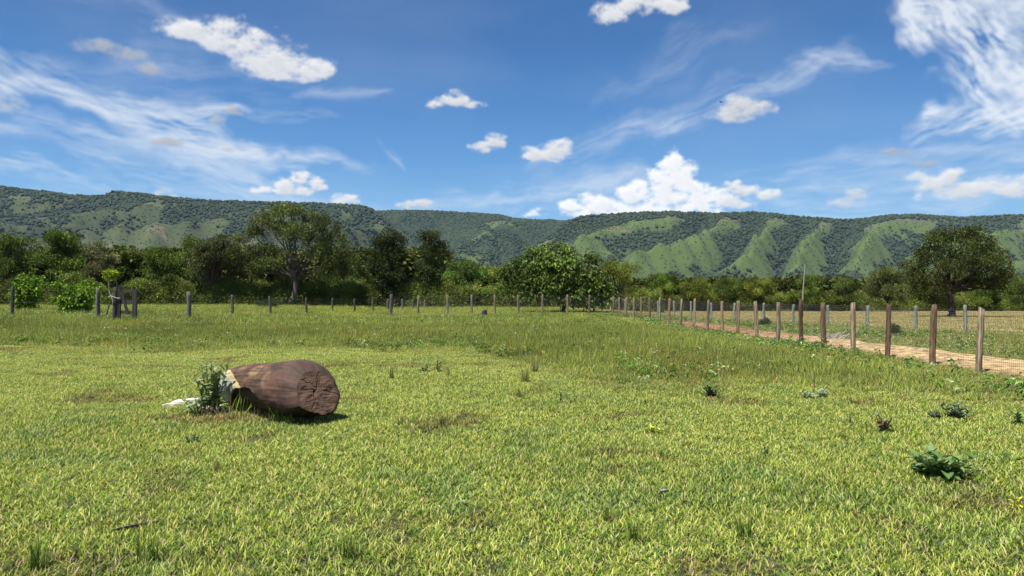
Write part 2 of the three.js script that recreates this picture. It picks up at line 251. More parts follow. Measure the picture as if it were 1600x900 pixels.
{
  const xs = spaced([-5200, -2700, 80], [-2700, 2700, 480], [2700, 5200, 80]), zs = spaced([-5200, -3800, 24], [-3800, -1500, 190]);
  const pos = [], col = [], idx = [];
  for (const z of zs) for (const x of xs) {
    const h = hill(x, z), w = hillCover(x, z, h), n = 0.5 + fbm(x * 0.012, z * 0.012, 4, 4);
    pos.push(x, h.y - 3, z);
    let c = [lerp(0.036, 0.074, n), lerp(0.063, 0.106, n), lerp(0.014, 0.022, n)]; if (h.m === 1) c = [c[0] * 0.78, c[1] * 0.68, c[2] * 1.1];
    if (h.t < 0.08) c = [0.066, 0.076, 0.036];
    const f = [0.014, 0.022, 0.014];
    const rocky = h.m === 1 ? smoothstep(fbm(x * 0.008, z * 0.008, 21, 4) - Math.abs(h.t - 0.62) * 0.9, 0.05, 0.13) * smoothstep(h.spur, 0.35, 0.7) : smoothstep(fbm(x * 0.006, z * 0.03, 33, 4) - Math.abs(h.t - 0.22) * 3, 0.06, 0.14) * 0.8;
    for (let k = 0; k < 3; k++) col.push(lerp(lerp(c[k], f[k], w), [0.15, 0.105, 0.075][k], rocky * (0.1 + 0.8 * clamp(0.5 + 2 * nz(x * 0.05, z * 0.05), 0, 1))));
  }
  const nx = xs.length;
  for (let j = 0; j + 1 < zs.length; j++) for (let i = 0; i + 1 < nx; i++) { const a = j * nx + i, b = a + 1, c = a + nx, d = c + 1; idx.push(a, c, b, b, c, d); }
  const g = new THREE.BufferGeometry();
  g.setAttribute('position', new THREE.Float32BufferAttribute(pos, 3)); g.setAttribute('color', new THREE.Float32BufferAttribute(col, 3)); g.setIndex(idx); g.computeVertexNormals();
  const hills = shade(new THREE.Mesh(g, new THREE.MeshStandardMaterial({ vertexColors: true, roughness: 1 }))); hills.name = 'hills'; scene.add(hills);
  tag(hills, 'long green flat-topped hill range with wooded gullies along the horizon', 'hills', null, 'structure');

  // its woods: tens of thousands of crowns a few pixels across
  const r = rng(5), ball = new THREE.IcosahedronGeometry(1, 1), bp = ball.attributes.position;
  for (let i = 0; i < bp.count; i++) { const v = new THREE.Vector3().fromBufferAttribute(bp, i), k = 1 + 0.45 * nz(v.x * 1.7, v.y * 1.7, v.z * 1.7); bp.setXYZ(i, v.x * k, v.y * k * 0.9, v.z * k); }
  ball.computeVertexNormals();
  const list = [], q = new THREE.Quaternion(), e = new THREE.Euler();
  for (let i = 0; i < 230000 && list.length < 150000; i++) {
    const z = -(1500 + 2400 * Math.sqrt(r())), x = (r() * 2 - 1) * (0.86 * -z + 60), h = hill(x, z);
    if (h.y < -20 || h.t < -0.12) continue;
    const w = hillCover(x, z, h), open = r() < 0.42;
    if (r() > w && !open) continue;
    const bushy = open && w < 0.4, s = (bushy ? 0.9 : 3.2) + r() * (bushy ? 1.7 : 3.4), c = (0.7 + 0.8 * r()) * (bushy ? 1.6 : 1);
    list.push([x, h.y - 3 + s * 0.4, z, s, c, r(), h.m]);
  }
  const im = shade(new THREE.InstancedMesh(ball, new THREE.MeshStandardMaterial({ color: new THREE.Color(1, 1, 1), roughness: 1 }), list.length)), m4 = new THREE.Matrix4();
  list.forEach(([x, y, z, s, c, k], i) => { q.setFromEuler(e.set(k * 3, k * 40, k * 2)); m4.compose(new THREE.Vector3(x, y, z), q, new THREE.Vector3(s, s * (0.8 + 0.5 * k), s)); im.setMatrixAt(i, m4); im.setColorAt(i, new THREE.Color().setRGB(0.024 * c, 0.040 * c, 0.018 * c)); });
  im.name = 'hillside_forest'; scene.add(im); tag(im, 'dark woods filling the gullies and slopes of the hill range', 'forest', null, 'stuff');
}

// ---------------------------------------------------------------- leaves, twigs, tubes
function merge(list) { const g = mergeGeometries(list, false); list.forEach((k) => k.dispose()); return g; }
function tube(points, r0, r1, sides = 6, seg = 8, wob = 0, seed = 0) {
  const curve = new THREE.CatmullRomCurve3(points.map((p) => (p.isVector3 ? p : new THREE.Vector3(...p)))), fr = curve.computeFrenetFrames(seg), pos = [], uv = [], idx = [];
  for (let i = 0; i <= seg; i++) {
    const c = curve.getPointAt(i / seg), t = i / seg, rad = lerp(r0, r1, t);
    for (let j = 0; j <= sides; j++) {
      const a = j / sides * 2 * Math.PI, k = rad * (1 + wob * nz(Math.cos(a) * 1.3 + seed, Math.sin(a) * 1.3, t * 5));
      pos.push(c.x + k * (Math.cos(a) * fr.normals[i].x + Math.sin(a) * fr.binormals[i].x), c.y + k * (Math.cos(a) * fr.normals[i].y + Math.sin(a) * fr.binormals[i].y), c.z + k * (Math.cos(a) * fr.normals[i].z + Math.sin(a) * fr.binormals[i].z));
      uv.push(j / sides * 2 * Math.PI * r0, t * curve.getLength());
    }
  }
  for (let i = 0; i < seg; i++) for (let j = 0; j < sides; j++) { const a = i * (sides + 1) + j, b = a + 1, c = a + sides + 1, d = c + 1; idx.push(a, b, c, b, d, c); }
  for (const [ring, flip] of [[0, true], [seg, false]]) { const at = ring * (sides + 1); for (let j = 1; j + 1 < sides; j++) flip ? idx.push(at, at + j + 1, at + j) : idx.push(at, at + j, at + j + 1); }
  const g = new THREE.BufferGeometry();
  g.setAttribute('position', new THREE.Float32BufferAttribute(pos, 3)); g.setAttribute('uv', new THREE.Float32BufferAttribute(uv, 2)); g.setIndex(idx); g.computeVertexNormals();
  return g;
}
// a spray of N leaves in a unit ball; every leaf two or four triangles, folded along its rib
function spray(seed, n, len, wid, up = 0.4) {
  const r = rng(seed), pos = [], col = [], v = () => new THREE.Vector3(r() * 2 - 1, r() * 2 - 1, r() * 2 - 1);
  for (let i = 0; i < n; i++) {
    let c = v(); while (c.lengthSq() > 1) c = v();
    const dir = v().add(c.clone().multiplyScalar(0.8)).normalize(), nor = v().multiplyScalar(0.7).add(new THREE.Vector3(0, up + 0.4, 0)).normalize(), side = new THREE.Vector3().crossVectors(dir, nor).normalize();
    nor.crossVectors(side, dir);
    const l = len * (0.7 + 0.6 * r()), w = wid * (0.7 + 0.6 * r()), tone = 0.7 + 0.6 * r();
    const a = c, b = c.clone().addScaledVector(dir, l).addScaledVector(nor, -0.15 * l), m = c.clone().addScaledVector(dir, l * 0.5).addScaledVector(nor, 0.08 * l);
    const p = m.clone().addScaledVector(side, w / 2).addScaledVector(nor, 0.16 * w), q = m.clone().addScaledVector(side, -w / 2).addScaledVector(nor, 0.16 * w);
    for (const t of [a, p, b, a, b, q]) { pos.push(t.x, t.y, t.z); col.push(tone * (0.9 + 0.2 * r()), tone, tone * 0.9); }
  }
  const g = new THREE.BufferGeometry();
  g.setAttribute('position', new THREE.Float32BufferAttribute(pos, 3)); g.setAttribute('color', new THREE.Float32BufferAttribute(col, 3)); g.computeVertexNormals();
  return g;
}
function instances(name, geo, mat, list, parent) {
  const im = shade(new THREE.InstancedMesh(geo, mat, list.length)), m4 = new THREE.Matrix4(), q = new THREE.Quaternion(), e = new THREE.Euler(), c = new THREE.Color();
  list.forEach((k, i) => {
    q.setFromEuler(e.set(k.rx ?? 0, k.ry ?? 0, k.rz ?? 0, 'YXZ'));
    m4.compose(new THREE.Vector3(k.x, k.y, k.z), q, new THREE.Vector3(k.s, k.sy ?? k.s, k.s)); im.setMatrixAt(i, m4);
    im.setColorAt(i, c.setRGB(...k.c));
  });
  im.name = name; parent.add(im); return im;
}
const canopyMat = new THREE.MeshPhysicalMaterial({ vertexColors: true, roughness: 0.8, transmission: 0.25, thickness: 0, side: THREE.DoubleSide, specularIntensity: 0.25 });
const SPRAYS = { fine: spray(11, 26, 0.34, 0.17, 1.0), broad: spray(12, 26, 0.44, 0.25, 1.0), big: spray(13, 13, 0.72, 0.42, 1.1) };
function barkTexture() {
  const w = 128, h = 256, px = new Uint8Array(w * h * 4);
  for (let y = 0; y < h; y++) for (let x = 0; x < w; x++) {
    const a = x / w * 2 * Math.PI, g = fbm(Math.cos(a) * 5, Math.sin(a) * 5, y * 0.012, 4) + 0.5 * fbm(Math.cos(a) * 18, Math.sin(a) * 18, y * 0.03, 3), k = clamp(190 + 230 * g, 50, 255), o = (y * w + x) * 4;
    px[o] = k; px[o + 1] = k * (0.97 + 0.04 * g); px[o + 2] = k * (0.93 + 0.1 * g); px[o + 3] = 255;
  }
  const t = new THREE.DataTexture(px, w, h); t.wrapS = t.wrapT = THREE.RepeatWrapping; t.magFilter = THREE.LinearFilter; t.colorSpace = THREE.SRGBColorSpace; t.needsUpdate = true; return t;
}
const bark = barkTexture(); bark.repeat.set(2.2, 0.7);
const barkMat = { grey: std(0.22, 0.19, 0.165, 0.95, { map: bark, bumpMap: bark, bumpScale: 0.02 }), brown: std(0.17, 0.115, 0.085, 0.95, { map: bark, bumpMap: bark, bumpScale: 0.02 }), dark: std(0.075, 0.06, 0.055, 0.95, { map: bark, bumpMap: bark, bumpScale: 0.02 }) };

// ---------------------------------------------------------------- trees
// lobes: foliage masses [across, up, towards the viewer, radius, flattening] as shares of the crown's half-width / height
function tree(name, label, { px, d, top, w, base, seed, lobes, n, leaf = 'fine', size = 0.5, color, bark: bk = 'brown', trunk = 0.3, fork = 0.3, lean = 0, droop = 0, group, tips = 0.35, limbs = 1, bx = 0 }) {
  const r = rng(seed), x = X(px + bx, d), z = -d, y = groundY(x, z), Hm = (458 - top) / F * d + EYE - y, hw = w / 2 / F * d;
  const t = thing(name, label, 'tree', x, y - 0.05, z, 0, group), off = -bx / F * d;
  let L = lobes?.map(([a, u, b, k, f = 0.7]) => [off + a * hw, u * Hm, b * hw, k * hw, f]);
  if (!L) {
    L = [];
    const low = base ?? 0.32;
    for (let i = 0; i < n; i++) {
      const a = r() * 2 * Math.PI, u = Math.pow(r(), 0.8), rr = Math.sqrt(r()) * (1 - 0.45 * u * u) * 0.74;
      L.push([off + Math.cos(a) * rr * hw, (low + (0.90 - low) * u) * Hm, Math.sin(a) * rr * hw, hw * (0.17 + 0.17 * r()), 0.55 + 0.25 * r()]);
    }
    L.push([off, 0.86 * Hm, 0, hw * 0.34, 0.6]);
  }
  // trunk and limbs
  const parts = [], fy = fork * Hm, pts = [[0, -0.2, 0], [0.03 * hw + lean * 0.4, fy * 0.5, 0], [lean, fy, 0]];
  parts.push(tube([[0, -0.25, 0], [0.02, 0.25, 0], ...pts.slice(1)], trunk, trunk * 0.62, 10, 12, 0.35, seed));
  parts.push(tube([[0, -0.3, 0], [0, 0.35, 0]], trunk * 1.45, trunk * 0.95, 10, 3, 0.5, seed + 3));
  L.forEach(([a, u, b, k], i) => {
    if (r() > limbs) return;
    const from = new THREE.Vector3(lean * 0.9, fy * (0.86 + 0.14 * r()), 0), to = new THREE.Vector3(a, u - k * 0.2, b), mid = from.clone().lerp(to, 0.5);
    mid.y += (r() - 0.3) * 0.1 * Hm; mid.x += (r() - 0.5) * 0.16 * hw; mid.z += (r() - 0.5) * 0.16 * hw;
    const rad = trunk * (0.26 + 0.2 * r());
    parts.push(tube([from, from.clone().lerp(mid, 0.5).add(new THREE.Vector3((r() - 0.5) * 0.1 * hw, 0.03 * Hm, 0)), mid, to], rad, rad * 0.3, 6, 9, 0.2, i));
    for (let j = 0; j < 4; j++) {                                    // branchlets inside the foliage mass
      const dir = new THREE.Vector3(r() * 2 - 1, 0.2 + r() * 0.8, r() * 2 - 1).normalize().multiplyScalar(k * 0.85);
      const s = mid.clone().lerp(to, 0.4 + 0.6 * r());
      parts.push(tube([s, s.clone().addScaledVector(dir, 0.5).add(new THREE.Vector3(0, 0.04 * Hm * (r() - 0.5), 0)), s.clone().add(dir)], rad * 0.38, rad * 0.12, 5, 5, 0.2, j));
    }
  });
  part('trunk', merge(parts), barkMat[bk], t);
  // foliage
  const out = [];
  for (const [a, u, b, k, f] of L) {
    const cnt = Math.round(k * k * 4 * Math.PI * tips / (size * size)), ka = 0.65 + 0.75 * r();
    for (let i = 0; i < cnt; i++) {
      const th = r() * 2 * Math.PI, cy = lerp(-0.75, 1, Math.pow(r(), 0.8)), sy = Math.sqrt(1 - cy * cy), rad = k * (0.62 + 0.42 * Math.sqrt(r())) * (1 + 0.35 * nz(Math.cos(th) * sy * 2 + a, cy * 2 + u, Math.sin(th) * sy * 2 + b));
      const p = [a + Math.cos(th) * sy * rad, u + cy * rad * f - droop * sy * sy * k, b + Math.sin(th) * sy * rad];
      if (nz(p[0] * 0.8, p[1] * 0.8, p[2] * 0.8 + seed) < -0.13) continue;
      const c = 1.7 * ka * (0.75 + 0.5 * r()) * (1 + 0.7 * nz(p[0] * 0.7, p[1] * 0.7, p[2] * 0.7 + 5)), yel = r() * 0.12;
      out.push({ x: p[0], y: p[1], z: p[2], s: size * (0.7 + 0.6 * r()), rx: (r() - 0.5) * 1.1, ry: r() * 6.3, rz: (r() - 0.5) * 1.1, c: [color[0] * c * (1 + yel), color[1] * c, color[2] * c * (1 - yel)] });
    }
  }
  const cr = instances('crown', SPRAYS[leaf], canopyMat, out, t); cr.userData.kind = 'stuff';
  return t;
}
const FRESHER = [0.085, 0.135, 0.03], DARK = [0.058, 0.086, 0.018], OLIVE = [0.09, 0.115, 0.022], MID = [0.072, 0.112, 0.02], GREYISH = [0.11, 0.115, 0.055], FRESH = [0.15, 0.26, 0.022], LEAFY = [0.058, 0.092, 0.02];

tree('spreading_tree', 'tall open tree with pale spreading limbs, tallest of the left wood', { px: 458, bx: -3, d: 79, top: 321, w: 188, seed: 31, size: 0.48, color: [0.06, 0.078, 0.024], bark: 'grey', trunk: 0.40, fork: 0.28, lean: 0.5, leaf: 'broad', tips: 0.52, limbs: 1, lobes: [
  [-0.22, 0.92, 0, 0.26, 0.5], [0.02, 0.93, 0.2, 0.22, 0.45], [-0.42, 0.84, 0.1, 0.22, 0.5], [-0.62, 0.72, 0, 0.20, 0.5], [-0.84, 0.66, 0.1, 0.16, 0.5], [0.36, 0.83, 0, 0.26, 0.6], [0.56, 0.76, 0.1, 0.26, 0.6], [0.70, 0.62, 0, 0.24, 0.6], [0.86, 0.52, 0.1, 0.2, 0.6], [0.15, 0.72, 0.3, 0.25, 0.6], [-0.15, 0.72, -0.3, 0.22, 0.6], [-0.45, 0.55, 0.2, 0.22, 0.5], [0.45, 0.54, 0.25, 0.2, 0.6], [0.08, 0.50, 0.4, 0.16, 0.6], [-0.7, 0.46, -0.2, 0.2, 0.6], [0.72, 0.42, 0.2, 0.2, 0.6], [-0.3, 0.42, 0.35, 0.18, 0.5], [0.3, 0.66, -0.4, 0.25, 0.6], [-0.3, 0.8, -0.35, 0.25, 0.5], [-0.92, 0.5, 0, 0.13, 0.5], [0.96, 0.36, 0.1, 0.15, 0.6], [-0.55, 0.36, 0.1, 0.16, 0.5], [0.55, 0.33, 0.2, 0.16, 0.6]] });
tree('dense_tree', 'very dark dense tree hung with creepers down to the ground, beside an umbrella-shaped tree', { leaf: 'broad', px: 609, d: 80, top: 357, w: 72, seed: 41, size: 0.46, color: [0.024, 0.034, 0.010], bark: 'dark', trunk: 0.3, tips: 0.85, lobes: [[-0.1, 0.9, 0, 0.45, 0.6], [0.3, 0.84, 0.1, 0.35, 0.6], [-0.35, 0.74, 0, 0.5, 0.7], [0.25, 0.66, 0.1, 0.5, 0.8], [-0.45, 0.55, 0.1, 0.5, 0.8], [0.2, 0.45, 0.2, 0.55, 0.9], [-0.15, 0.3, 0.1, 0.5, 0.9], [0.25, 0.18, 0, 0.5, 0.9], [-0.15, 0.12, 0.1, 0.45, 0.8]] });
tree('umbrella_tree', 'dark tree with an umbrella crown reaching out to its right, beside the creeper-hung tree', { leaf: 'broad', px: 668, d: 81, top: 359, w: 72, seed: 43, size: 0.45, color: [0.034, 0.045, 0.015], bark: 'grey', trunk: 0.28, fork: 0.42, tips: 0.8, lean: 0.3, lobes: [[-0.15, 0.9, 0, 0.40, 0.5], [0.25, 0.9, 0.1, 0.38, 0.5], [0.55, 0.8, 0, 0.35, 0.5], [0.82, 0.69, 0, 0.24, 0.5], [-0.3, 0.8, 0.1, 0.3, 0.5], [0.1, 0.72, 0.2, 0.4, 0.6], [-0.1, 0.56, 0.1, 0.42, 0.7], [0.3, 0.5, 0.2, 0.4, 0.7], [-0.1, 0.36, 0, 0.5, 0.8], [0.2, 0.2, 0, 0.5, 0.8]] });
tree('leafy_tree', 'broad low bright-leaved tree behind the back wire fence, crown hanging low', { px: 864, bx: 15, d: 58, top: 379, w: 168, seed: 51, leaf: 'big', size: 0.36, color: LEAFY, bark: 'dark', trunk: 0.2, fork: 0.22, tips: 0.4, lobes: [
  [0.0, 0.90, 0, 0.26, 0.6], [-0.28, 0.85, 0.1, 0.24, 0.6], [0.3, 0.82, 0, 0.26, 0.7], [-0.5, 0.72, 0, 0.28, 0.6], [-0.76, 0.56, 0.1, 0.24, 0.6], [0.55, 0.78, 0.1, 0.22, 0.5], [0.78, 0.79, 0, 0.12, 0.5], [-0.1, 0.68, 0.3, 0.34, 0.7], [0.3, 0.6, 0.3, 0.36, 0.7], [0.66, 0.54, 0.1, 0.3, 0.7], [-0.45, 0.48, 0.3, 0.34, 0.7], [-0.68, 0.36, 0.1, 0.26, 0.6], [0.0, 0.40, 0.4, 0.34, 0.6], [0.5, 0.34, 0.3, 0.36, 0.7], [0.84, 0.36, 0.2, 0.24, 0.7], [-0.28, 0.28, 0.4, 0.3, 0.5], [0.2, 0.24, 0.5, 0.28, 0.5], [0.74, 0.2, 0.3, 0.24, 0.5], [-0.3, 0.6, -0.4, 0.35, 0.7], [0.3, 0.5, -0.4, 0.4, 0.7], [0.95, 0.2, 0.2, 0.16, 0.5]] });
tree('round_tree', 'smooth olive round-topped tree close behind the bright broad-leaved tree', { px: 968, d: 76, top: 407, w: 92, seed: 53, size: 0.42, color: OLIVE, bark: 'dark', trunk: 0.25, n: 12, base: 0.16, tips: 0.55 });
tree('lone_tree', 'lone large dark round tree standing in the dry stubble field', { leaf: 'broad', px: 1496, bx: -9, d: 65, top: 357, w: 168, seed: 61, size: 0.42, color: [0.036, 0.049, 0.014], bark: 'dark', trunk: 0.33, fork: 0.30, lean: -0.3, tips: 0.46, limbs: 0.8, lobes: [
  [-0.1, 0.92, 0, 0.28, 0.5], [0.14, 0.92, 0.1, 0.26, 0.5], [-0.36, 0.85, 0, 0.27, 0.6], [0.36, 0.82, 0, 0.28, 0.6], [-0.55, 0.70, 0.1, 0.27, 0.6], [0.52, 0.70, 0.1, 0.26, 0.6], [-0.8, 0.58, 0, 0.2, 0.6], [0.72, 0.60, 0, 0.24, 0.6], [0.88, 0.48, 0.1, 0.18, 0.6], [-0.1, 0.74, 0.4, 0.34, 0.6], [0.3, 0.62, 0.4, 0.3, 0.6], [-0.4, 0.55, 0.4, 0.3, 0.6], [-0.7, 0.44, 0.1, 0.24, 0.7], [-0.72, 0.30, 0, 0.22, 0.7], [0.55, 0.46, 0.2, 0.28, 0.6], [0.0, 0.5, 0.3, 0.26, 0.6], [0.72, 0.34, 0, 0.18, 0.7], [-0.38, 0.30, 0.2, 0.2, 0.6], [0.3, 0.40, 0.2, 0.2, 0.6], [-0.2, 0.7, -0.4, 0.35, 0.6], [0.35, 0.6, -0.4, 0.35, 0.6], [-0.5, 0.45, -0.3, 0.3, 0.7]] });
// the edge of the left wood, tree by tree
const WOOD = [
  [18, 88, 366, 96, DARK, 'dark bushy tree at the left end of the wood, above the leftmost grey post', 'fine'], [96, 86, 356, 92, MID, 'tall rounded green tree rising behind the two bright bushes', 'fine'], [152, 92, 373, 70, GREYISH, 'greyish half-bare tree next to the tall rounded one behind the gate', 'fine'],
  [204, 98, 388, 86, OLIVE, 'low olive tree straight above the wooden gate', 'fine'], [256, 94, 385, 84, MID, 'green tree behind the first grey post after the gate', 'fine'], [298, 88, 361, 62, DARK, 'slender dark tree with a ragged top, left of the red-trunked tree', 'fine'],
  [348, 80, 366, 118, [0.064, 0.08, 0.03], 'broad dark tree with a thick reddish trunk, left of the tall open tree', 'fine'], [548, 90, 404, 84, DARK, 'shadowy tree tucked under the right limbs of the tall open tree', 'fine'], [728, 94, 408, 86, FRESHER, 'rounded mid-green tree right of the umbrella crown', 'broad'], [778, 98, 416, 80, OLIVE, 'low olive tree peeping out left of the bright broad-leaved tree', 'broad'],
];
for (const [px, d, top, w, color, label, leaf] of WOOD) tree('wood_tree', label, { px, d, top, w, color, leaf: 'broad', seed: px + 7, n: 24, base: 0.24, size: 0.46, tips: 0.55, bark: px === 348 ? 'brown' : px === 152 ? 'grey' : 'dark', trunk: px === 348 ? 0.42 : 0.22, fork: 0.28, bx: px === 348 ? -17 : 0, group: 'trees at the edge of the left wood' });
// the edge of the wood beyond the track and the stubble field
const FAR = [
  [1036, 108, 427, 62, MID, 'bushy green tree just right of the olive round-topped tree'], [1088, 112, 431, 66, OLIVE, 'low tree at the field edge, first after the gap right of the bushy green tree'], [1140, 114, 434, 70, DARK, 'dark low tree at the field edge, two trees left of the thin pole'], [1192, 112, 435, 66, OLIVE, 'olive low tree at the field edge, next left of the thin pole'],
  [1262, 112, 431, 74, MID, 'low tree at the field edge straight behind the thin pole'], [1318, 112, 434, 60, DARK, 'dark low tree between the thin pole and the rounded tree by the lone tree'], [1386, 104, 419, 92, [0.075, 0.095, 0.034], 'rounded grey-green tree close left of the lone field tree'], [1462, 112, 432, 70, DARK, 'shaded tree seen under the left side of the lone tree crown'], [1545, 110, 438, 60, MID, 'low green tree behind the right foot of the lone tree'], [1600, 104, 428, 56, DARK, 'dark tree cut off at the right end of the wood'],
];
for (const [px, d, top, w, color, label] of FAR) tree('field_edge_tree', label, { px, d, top, w, color, leaf: 'broad', seed: px + 3, n: 17, base: 0.2, size: 0.4, tips: 0.6, bark: 'dark', trunk: 0.16, fork: 0.25, group: 'low trees along the far edge of the stubble field' });

// bright bushes, sapling and undergrowth
function bush(name, label, px, d, top, w, color, seed, leaf, size, group) {
  const r = rng(seed), x = X(px, d), y = groundY(x, -d), Hm = (458 - top) / F * d + EYE - y, hw = w / 2 / F * d, t = thing(name, label, 'bush', x, y, -d, 0, group), out = [], stems = [];
  for (let i = 0; i < 24; i++) {
    const a = r() * 2 * Math.PI, k = Math.sqrt(r()) * hw * 0.9, hgt = Hm * (0.45 + 0.55 * r()) * (1 - 0.3 * k / hw), tip = new THREE.Vector3(Math.cos(a) * k, hgt, Math.sin(a) * k);
    stems.push(tube([[0, -0.05, 0], [tip.x * 0.4, hgt * 0.5, tip.z * 0.4], tip], 0.03, 0.008, 5, 6));
    for (let j = 0; j < 13; j++) { const q = 0.12 + 0.9 * r(), s = 0.22 * hw * (1.4 - q); const c = 0.7 + 0.6 * r(); out.push({ x: tip.x * q ** 1.1 + (r() - 0.5) * s * 3, y: hgt * q + (r() - 0.5) * s * 2, z: tip.z * q ** 1.1 + (r() - 0.5) * s * 3, s: size * (0.7 + 0.6 * r()), rx: (r() - 0.5) * 1.1, ry: r() * 6.3, rz: (r() - 0.5) * 1.1, c: [color[0] * c, color[1] * c, color[2] * c] }); }
  }
  part('stems', merge(stems), barkMat.brown, t);
  instances('crown', SPRAYS[leaf], canopyMat, out, t).userData.kind = 'stuff';
  return t;
}
bush('bush', 'bright green bush beyond the fence between the leftmost grey post and the gate', 122, 42, 420, 70, FRESH, 71, 'big', 0.24);
bush('bush', 'narrow bright green bush close beside the leftmost grey post', 42, 45, 414, 48, FRESH, 72, 'big', 0.24);
bush('bush', 'dark low bush by the track, between the posts left of the thin pole', 1194, 37, 496, 24, [0.05, 0.075, 0.03], 73, 'broad', 0.1);
bush('bush', 'scrubby bush at the foot of the tall open tree', 420, 62, 466, 44, [0.07, 0.1, 0.035], 74, 'broad', 0.16);
bush('bush', 'low green bush behind the third post from the right in the verge', 1400, 28, 507, 26, [0.06, 0.1, 0.03], 75, 'broad', 0.09);
{
  const r = rng(301), list = [];
  for (let i = 0; i < 40000; i++) {
    const left = i % 3 !== 2, px = left ? -160 + r() * 1190 : 960 + r() * 800, d = left ? (px > 700 ? 78 : 80) + 14 * r() * r() + (px > 740 ? 4 : 0) : 112 + 12 * r(), x = X(px, d);
    const hm = (left ? 3.3 : 3.4) * (0.75 + 0.6 * fbm(px * 0.02, d * 0.1, 4, 3) + 0.3 * nz(px * 0.07, 2)), y = groundY(x, -d), t = Math.pow(r(), 1.0), c = 1.45 * (0.7 + 0.6 * r()) * (0.9 + 0.9 * nz(px * 0.03, t * 2, 8));
    list.push({ x, y: y + hm * t, z: -d + (left ? 2.2 : 1.5) * (1 - t) * r(), s: 0.42 * (0.7 + 0.7 * r()), rx: (r() - 0.5) * 1.1, ry: r() * 6.3, rz: (r() - 0.5) * 1.1, c: [0.10 * c * (1 + 0.3 * r()), 0.142 * c, 0.032 * c] });
  }
  tag(instances('undergrowth', SPRAYS.broad, canopyMat, list, scene), 'tangled dark shrubs along the foot of the woods', 'undergrowth', null, 'stuff');
  // the wood behind, read as one mass
  const wood = [], clump = merge([spray(77, 190, 0.34, 0.2, 0.6)]);
  for (let i = 0; i < 9000; i++) {
    const d = i < 2600 ? 97 + 60 * r() : 150 + 1500 * r() ** 1.6, px = -420 + r() * 2440, right = px > 960, dd = right ? Math.max(d, 122) : d, x = X(px, dd), hgt = (right ? 3.6 : 6.2) + 1.6 * r() + Math.min(2.4, (dd - 100) * 0.004) - (px > 690 && px <= 960 ? 2.6 : 0), c = 0.7 + 0.6 * r();
    const s = 1.6 + 1.2 * r();
    for (const k of dd < 170 ? [1, 0.5] : [1]) wood.push({ x: x + (r() - 0.5) * 2, y: groundY(x, -dd) + hgt * k - s * 0.6, z: -dd, s, sy: s * 0.75, ry: r() * 6, rx: (r() - 0.5) * 0.8, c: [0.078 * c * (1 + 0.4 * r()), 0.112 * c, 0.026 * c] });
  }
  tag(instances('woodland', clump, canopyMat, wood, scene), 'woodland stretching from the field edge to the foot of the hills', 'woodland', null, 'stuff');
}

// ---------------------------------------------------------------- grass
function blades(seed, n, rad, len, wid, lean, tones, seg = 2) {
  const r = rng(seed), pos = [], col = [], nor = [], idx = [];
  for (let i = 0; i < n; i++) {
    const a = r() * 2 * Math.PI, k = Math.sqrt(r()) * rad, bx = Math.cos(a) * k, bz = Math.sin(a) * k, turn = r() * 2 * Math.PI, l = len[0] + (len[1] - len[0]) * r(), w = wid * (0.7 + 0.6 * r()), ln = lean[0] + (lean[1] - lean[0]) * r(), bend = ln * (0.6 + 0.9 * r());
    const dx = Math.cos(turn), dz = Math.sin(turn), tone = tones[Math.floor(r() * tones.length)], tv = 0.62 + 0.76 * r(), at = pos.length / 3;
    let px = bx, py = -0.01, pz = bz, ang = ln * 0.4;
    for (let s = 0; s <= seg; s++) {
      const t = s / seg, ww = w * (s === seg ? 0.06 : 1 - 0.35 * t) / 2, tw = turn + Math.PI / 2 + (r() - 0.5) * 0.5, ny = Math.sin(ang), nh = -Math.cos(ang);
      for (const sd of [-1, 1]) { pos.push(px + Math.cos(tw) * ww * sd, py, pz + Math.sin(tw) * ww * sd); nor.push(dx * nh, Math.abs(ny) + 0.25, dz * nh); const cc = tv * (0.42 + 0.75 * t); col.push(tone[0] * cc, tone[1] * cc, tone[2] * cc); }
      const h = l / seg; px += dx * Math.sin(ang) * h; pz += dz * Math.sin(ang) * h; py += Math.cos(ang) * h; ang += bend / seg;
      if (s < seg) { const b = at + s * 2; idx.push(b, b + 1, b + 2, b + 1, b + 3, b + 2); }
    }
  }
  const g = new THREE.BufferGeometry();
  g.setAttribute('position', new THREE.Float32BufferAttribute(pos, 3)); g.setAttribute('color', new THREE.Float32BufferAttribute(col, 3)); g.setIndex(idx); g.computeVertexNormals();
  return g;
}
const grassMat = new THREE.MeshPhysicalMaterial({ vertexColors: true, roughness: 0.82, transmission: 0.26, thickness: 0, side: THREE.DoubleSide, specularIntensity: 0.3 });
const LIME = [0.32, 0.455, 0.045], GREEN = [0.18, 0.31, 0.04], PALE = [0.48, 0.56, 0.14], STRAW = [0.54, 0.46, 0.25], DEEP = [0.07, 0.16, 0.03], OLV = [0.25, 0.28, 0.05], RUST = [0.22, 0.13, 0.07];
const LOG_AT = [-3.2, -10.0];
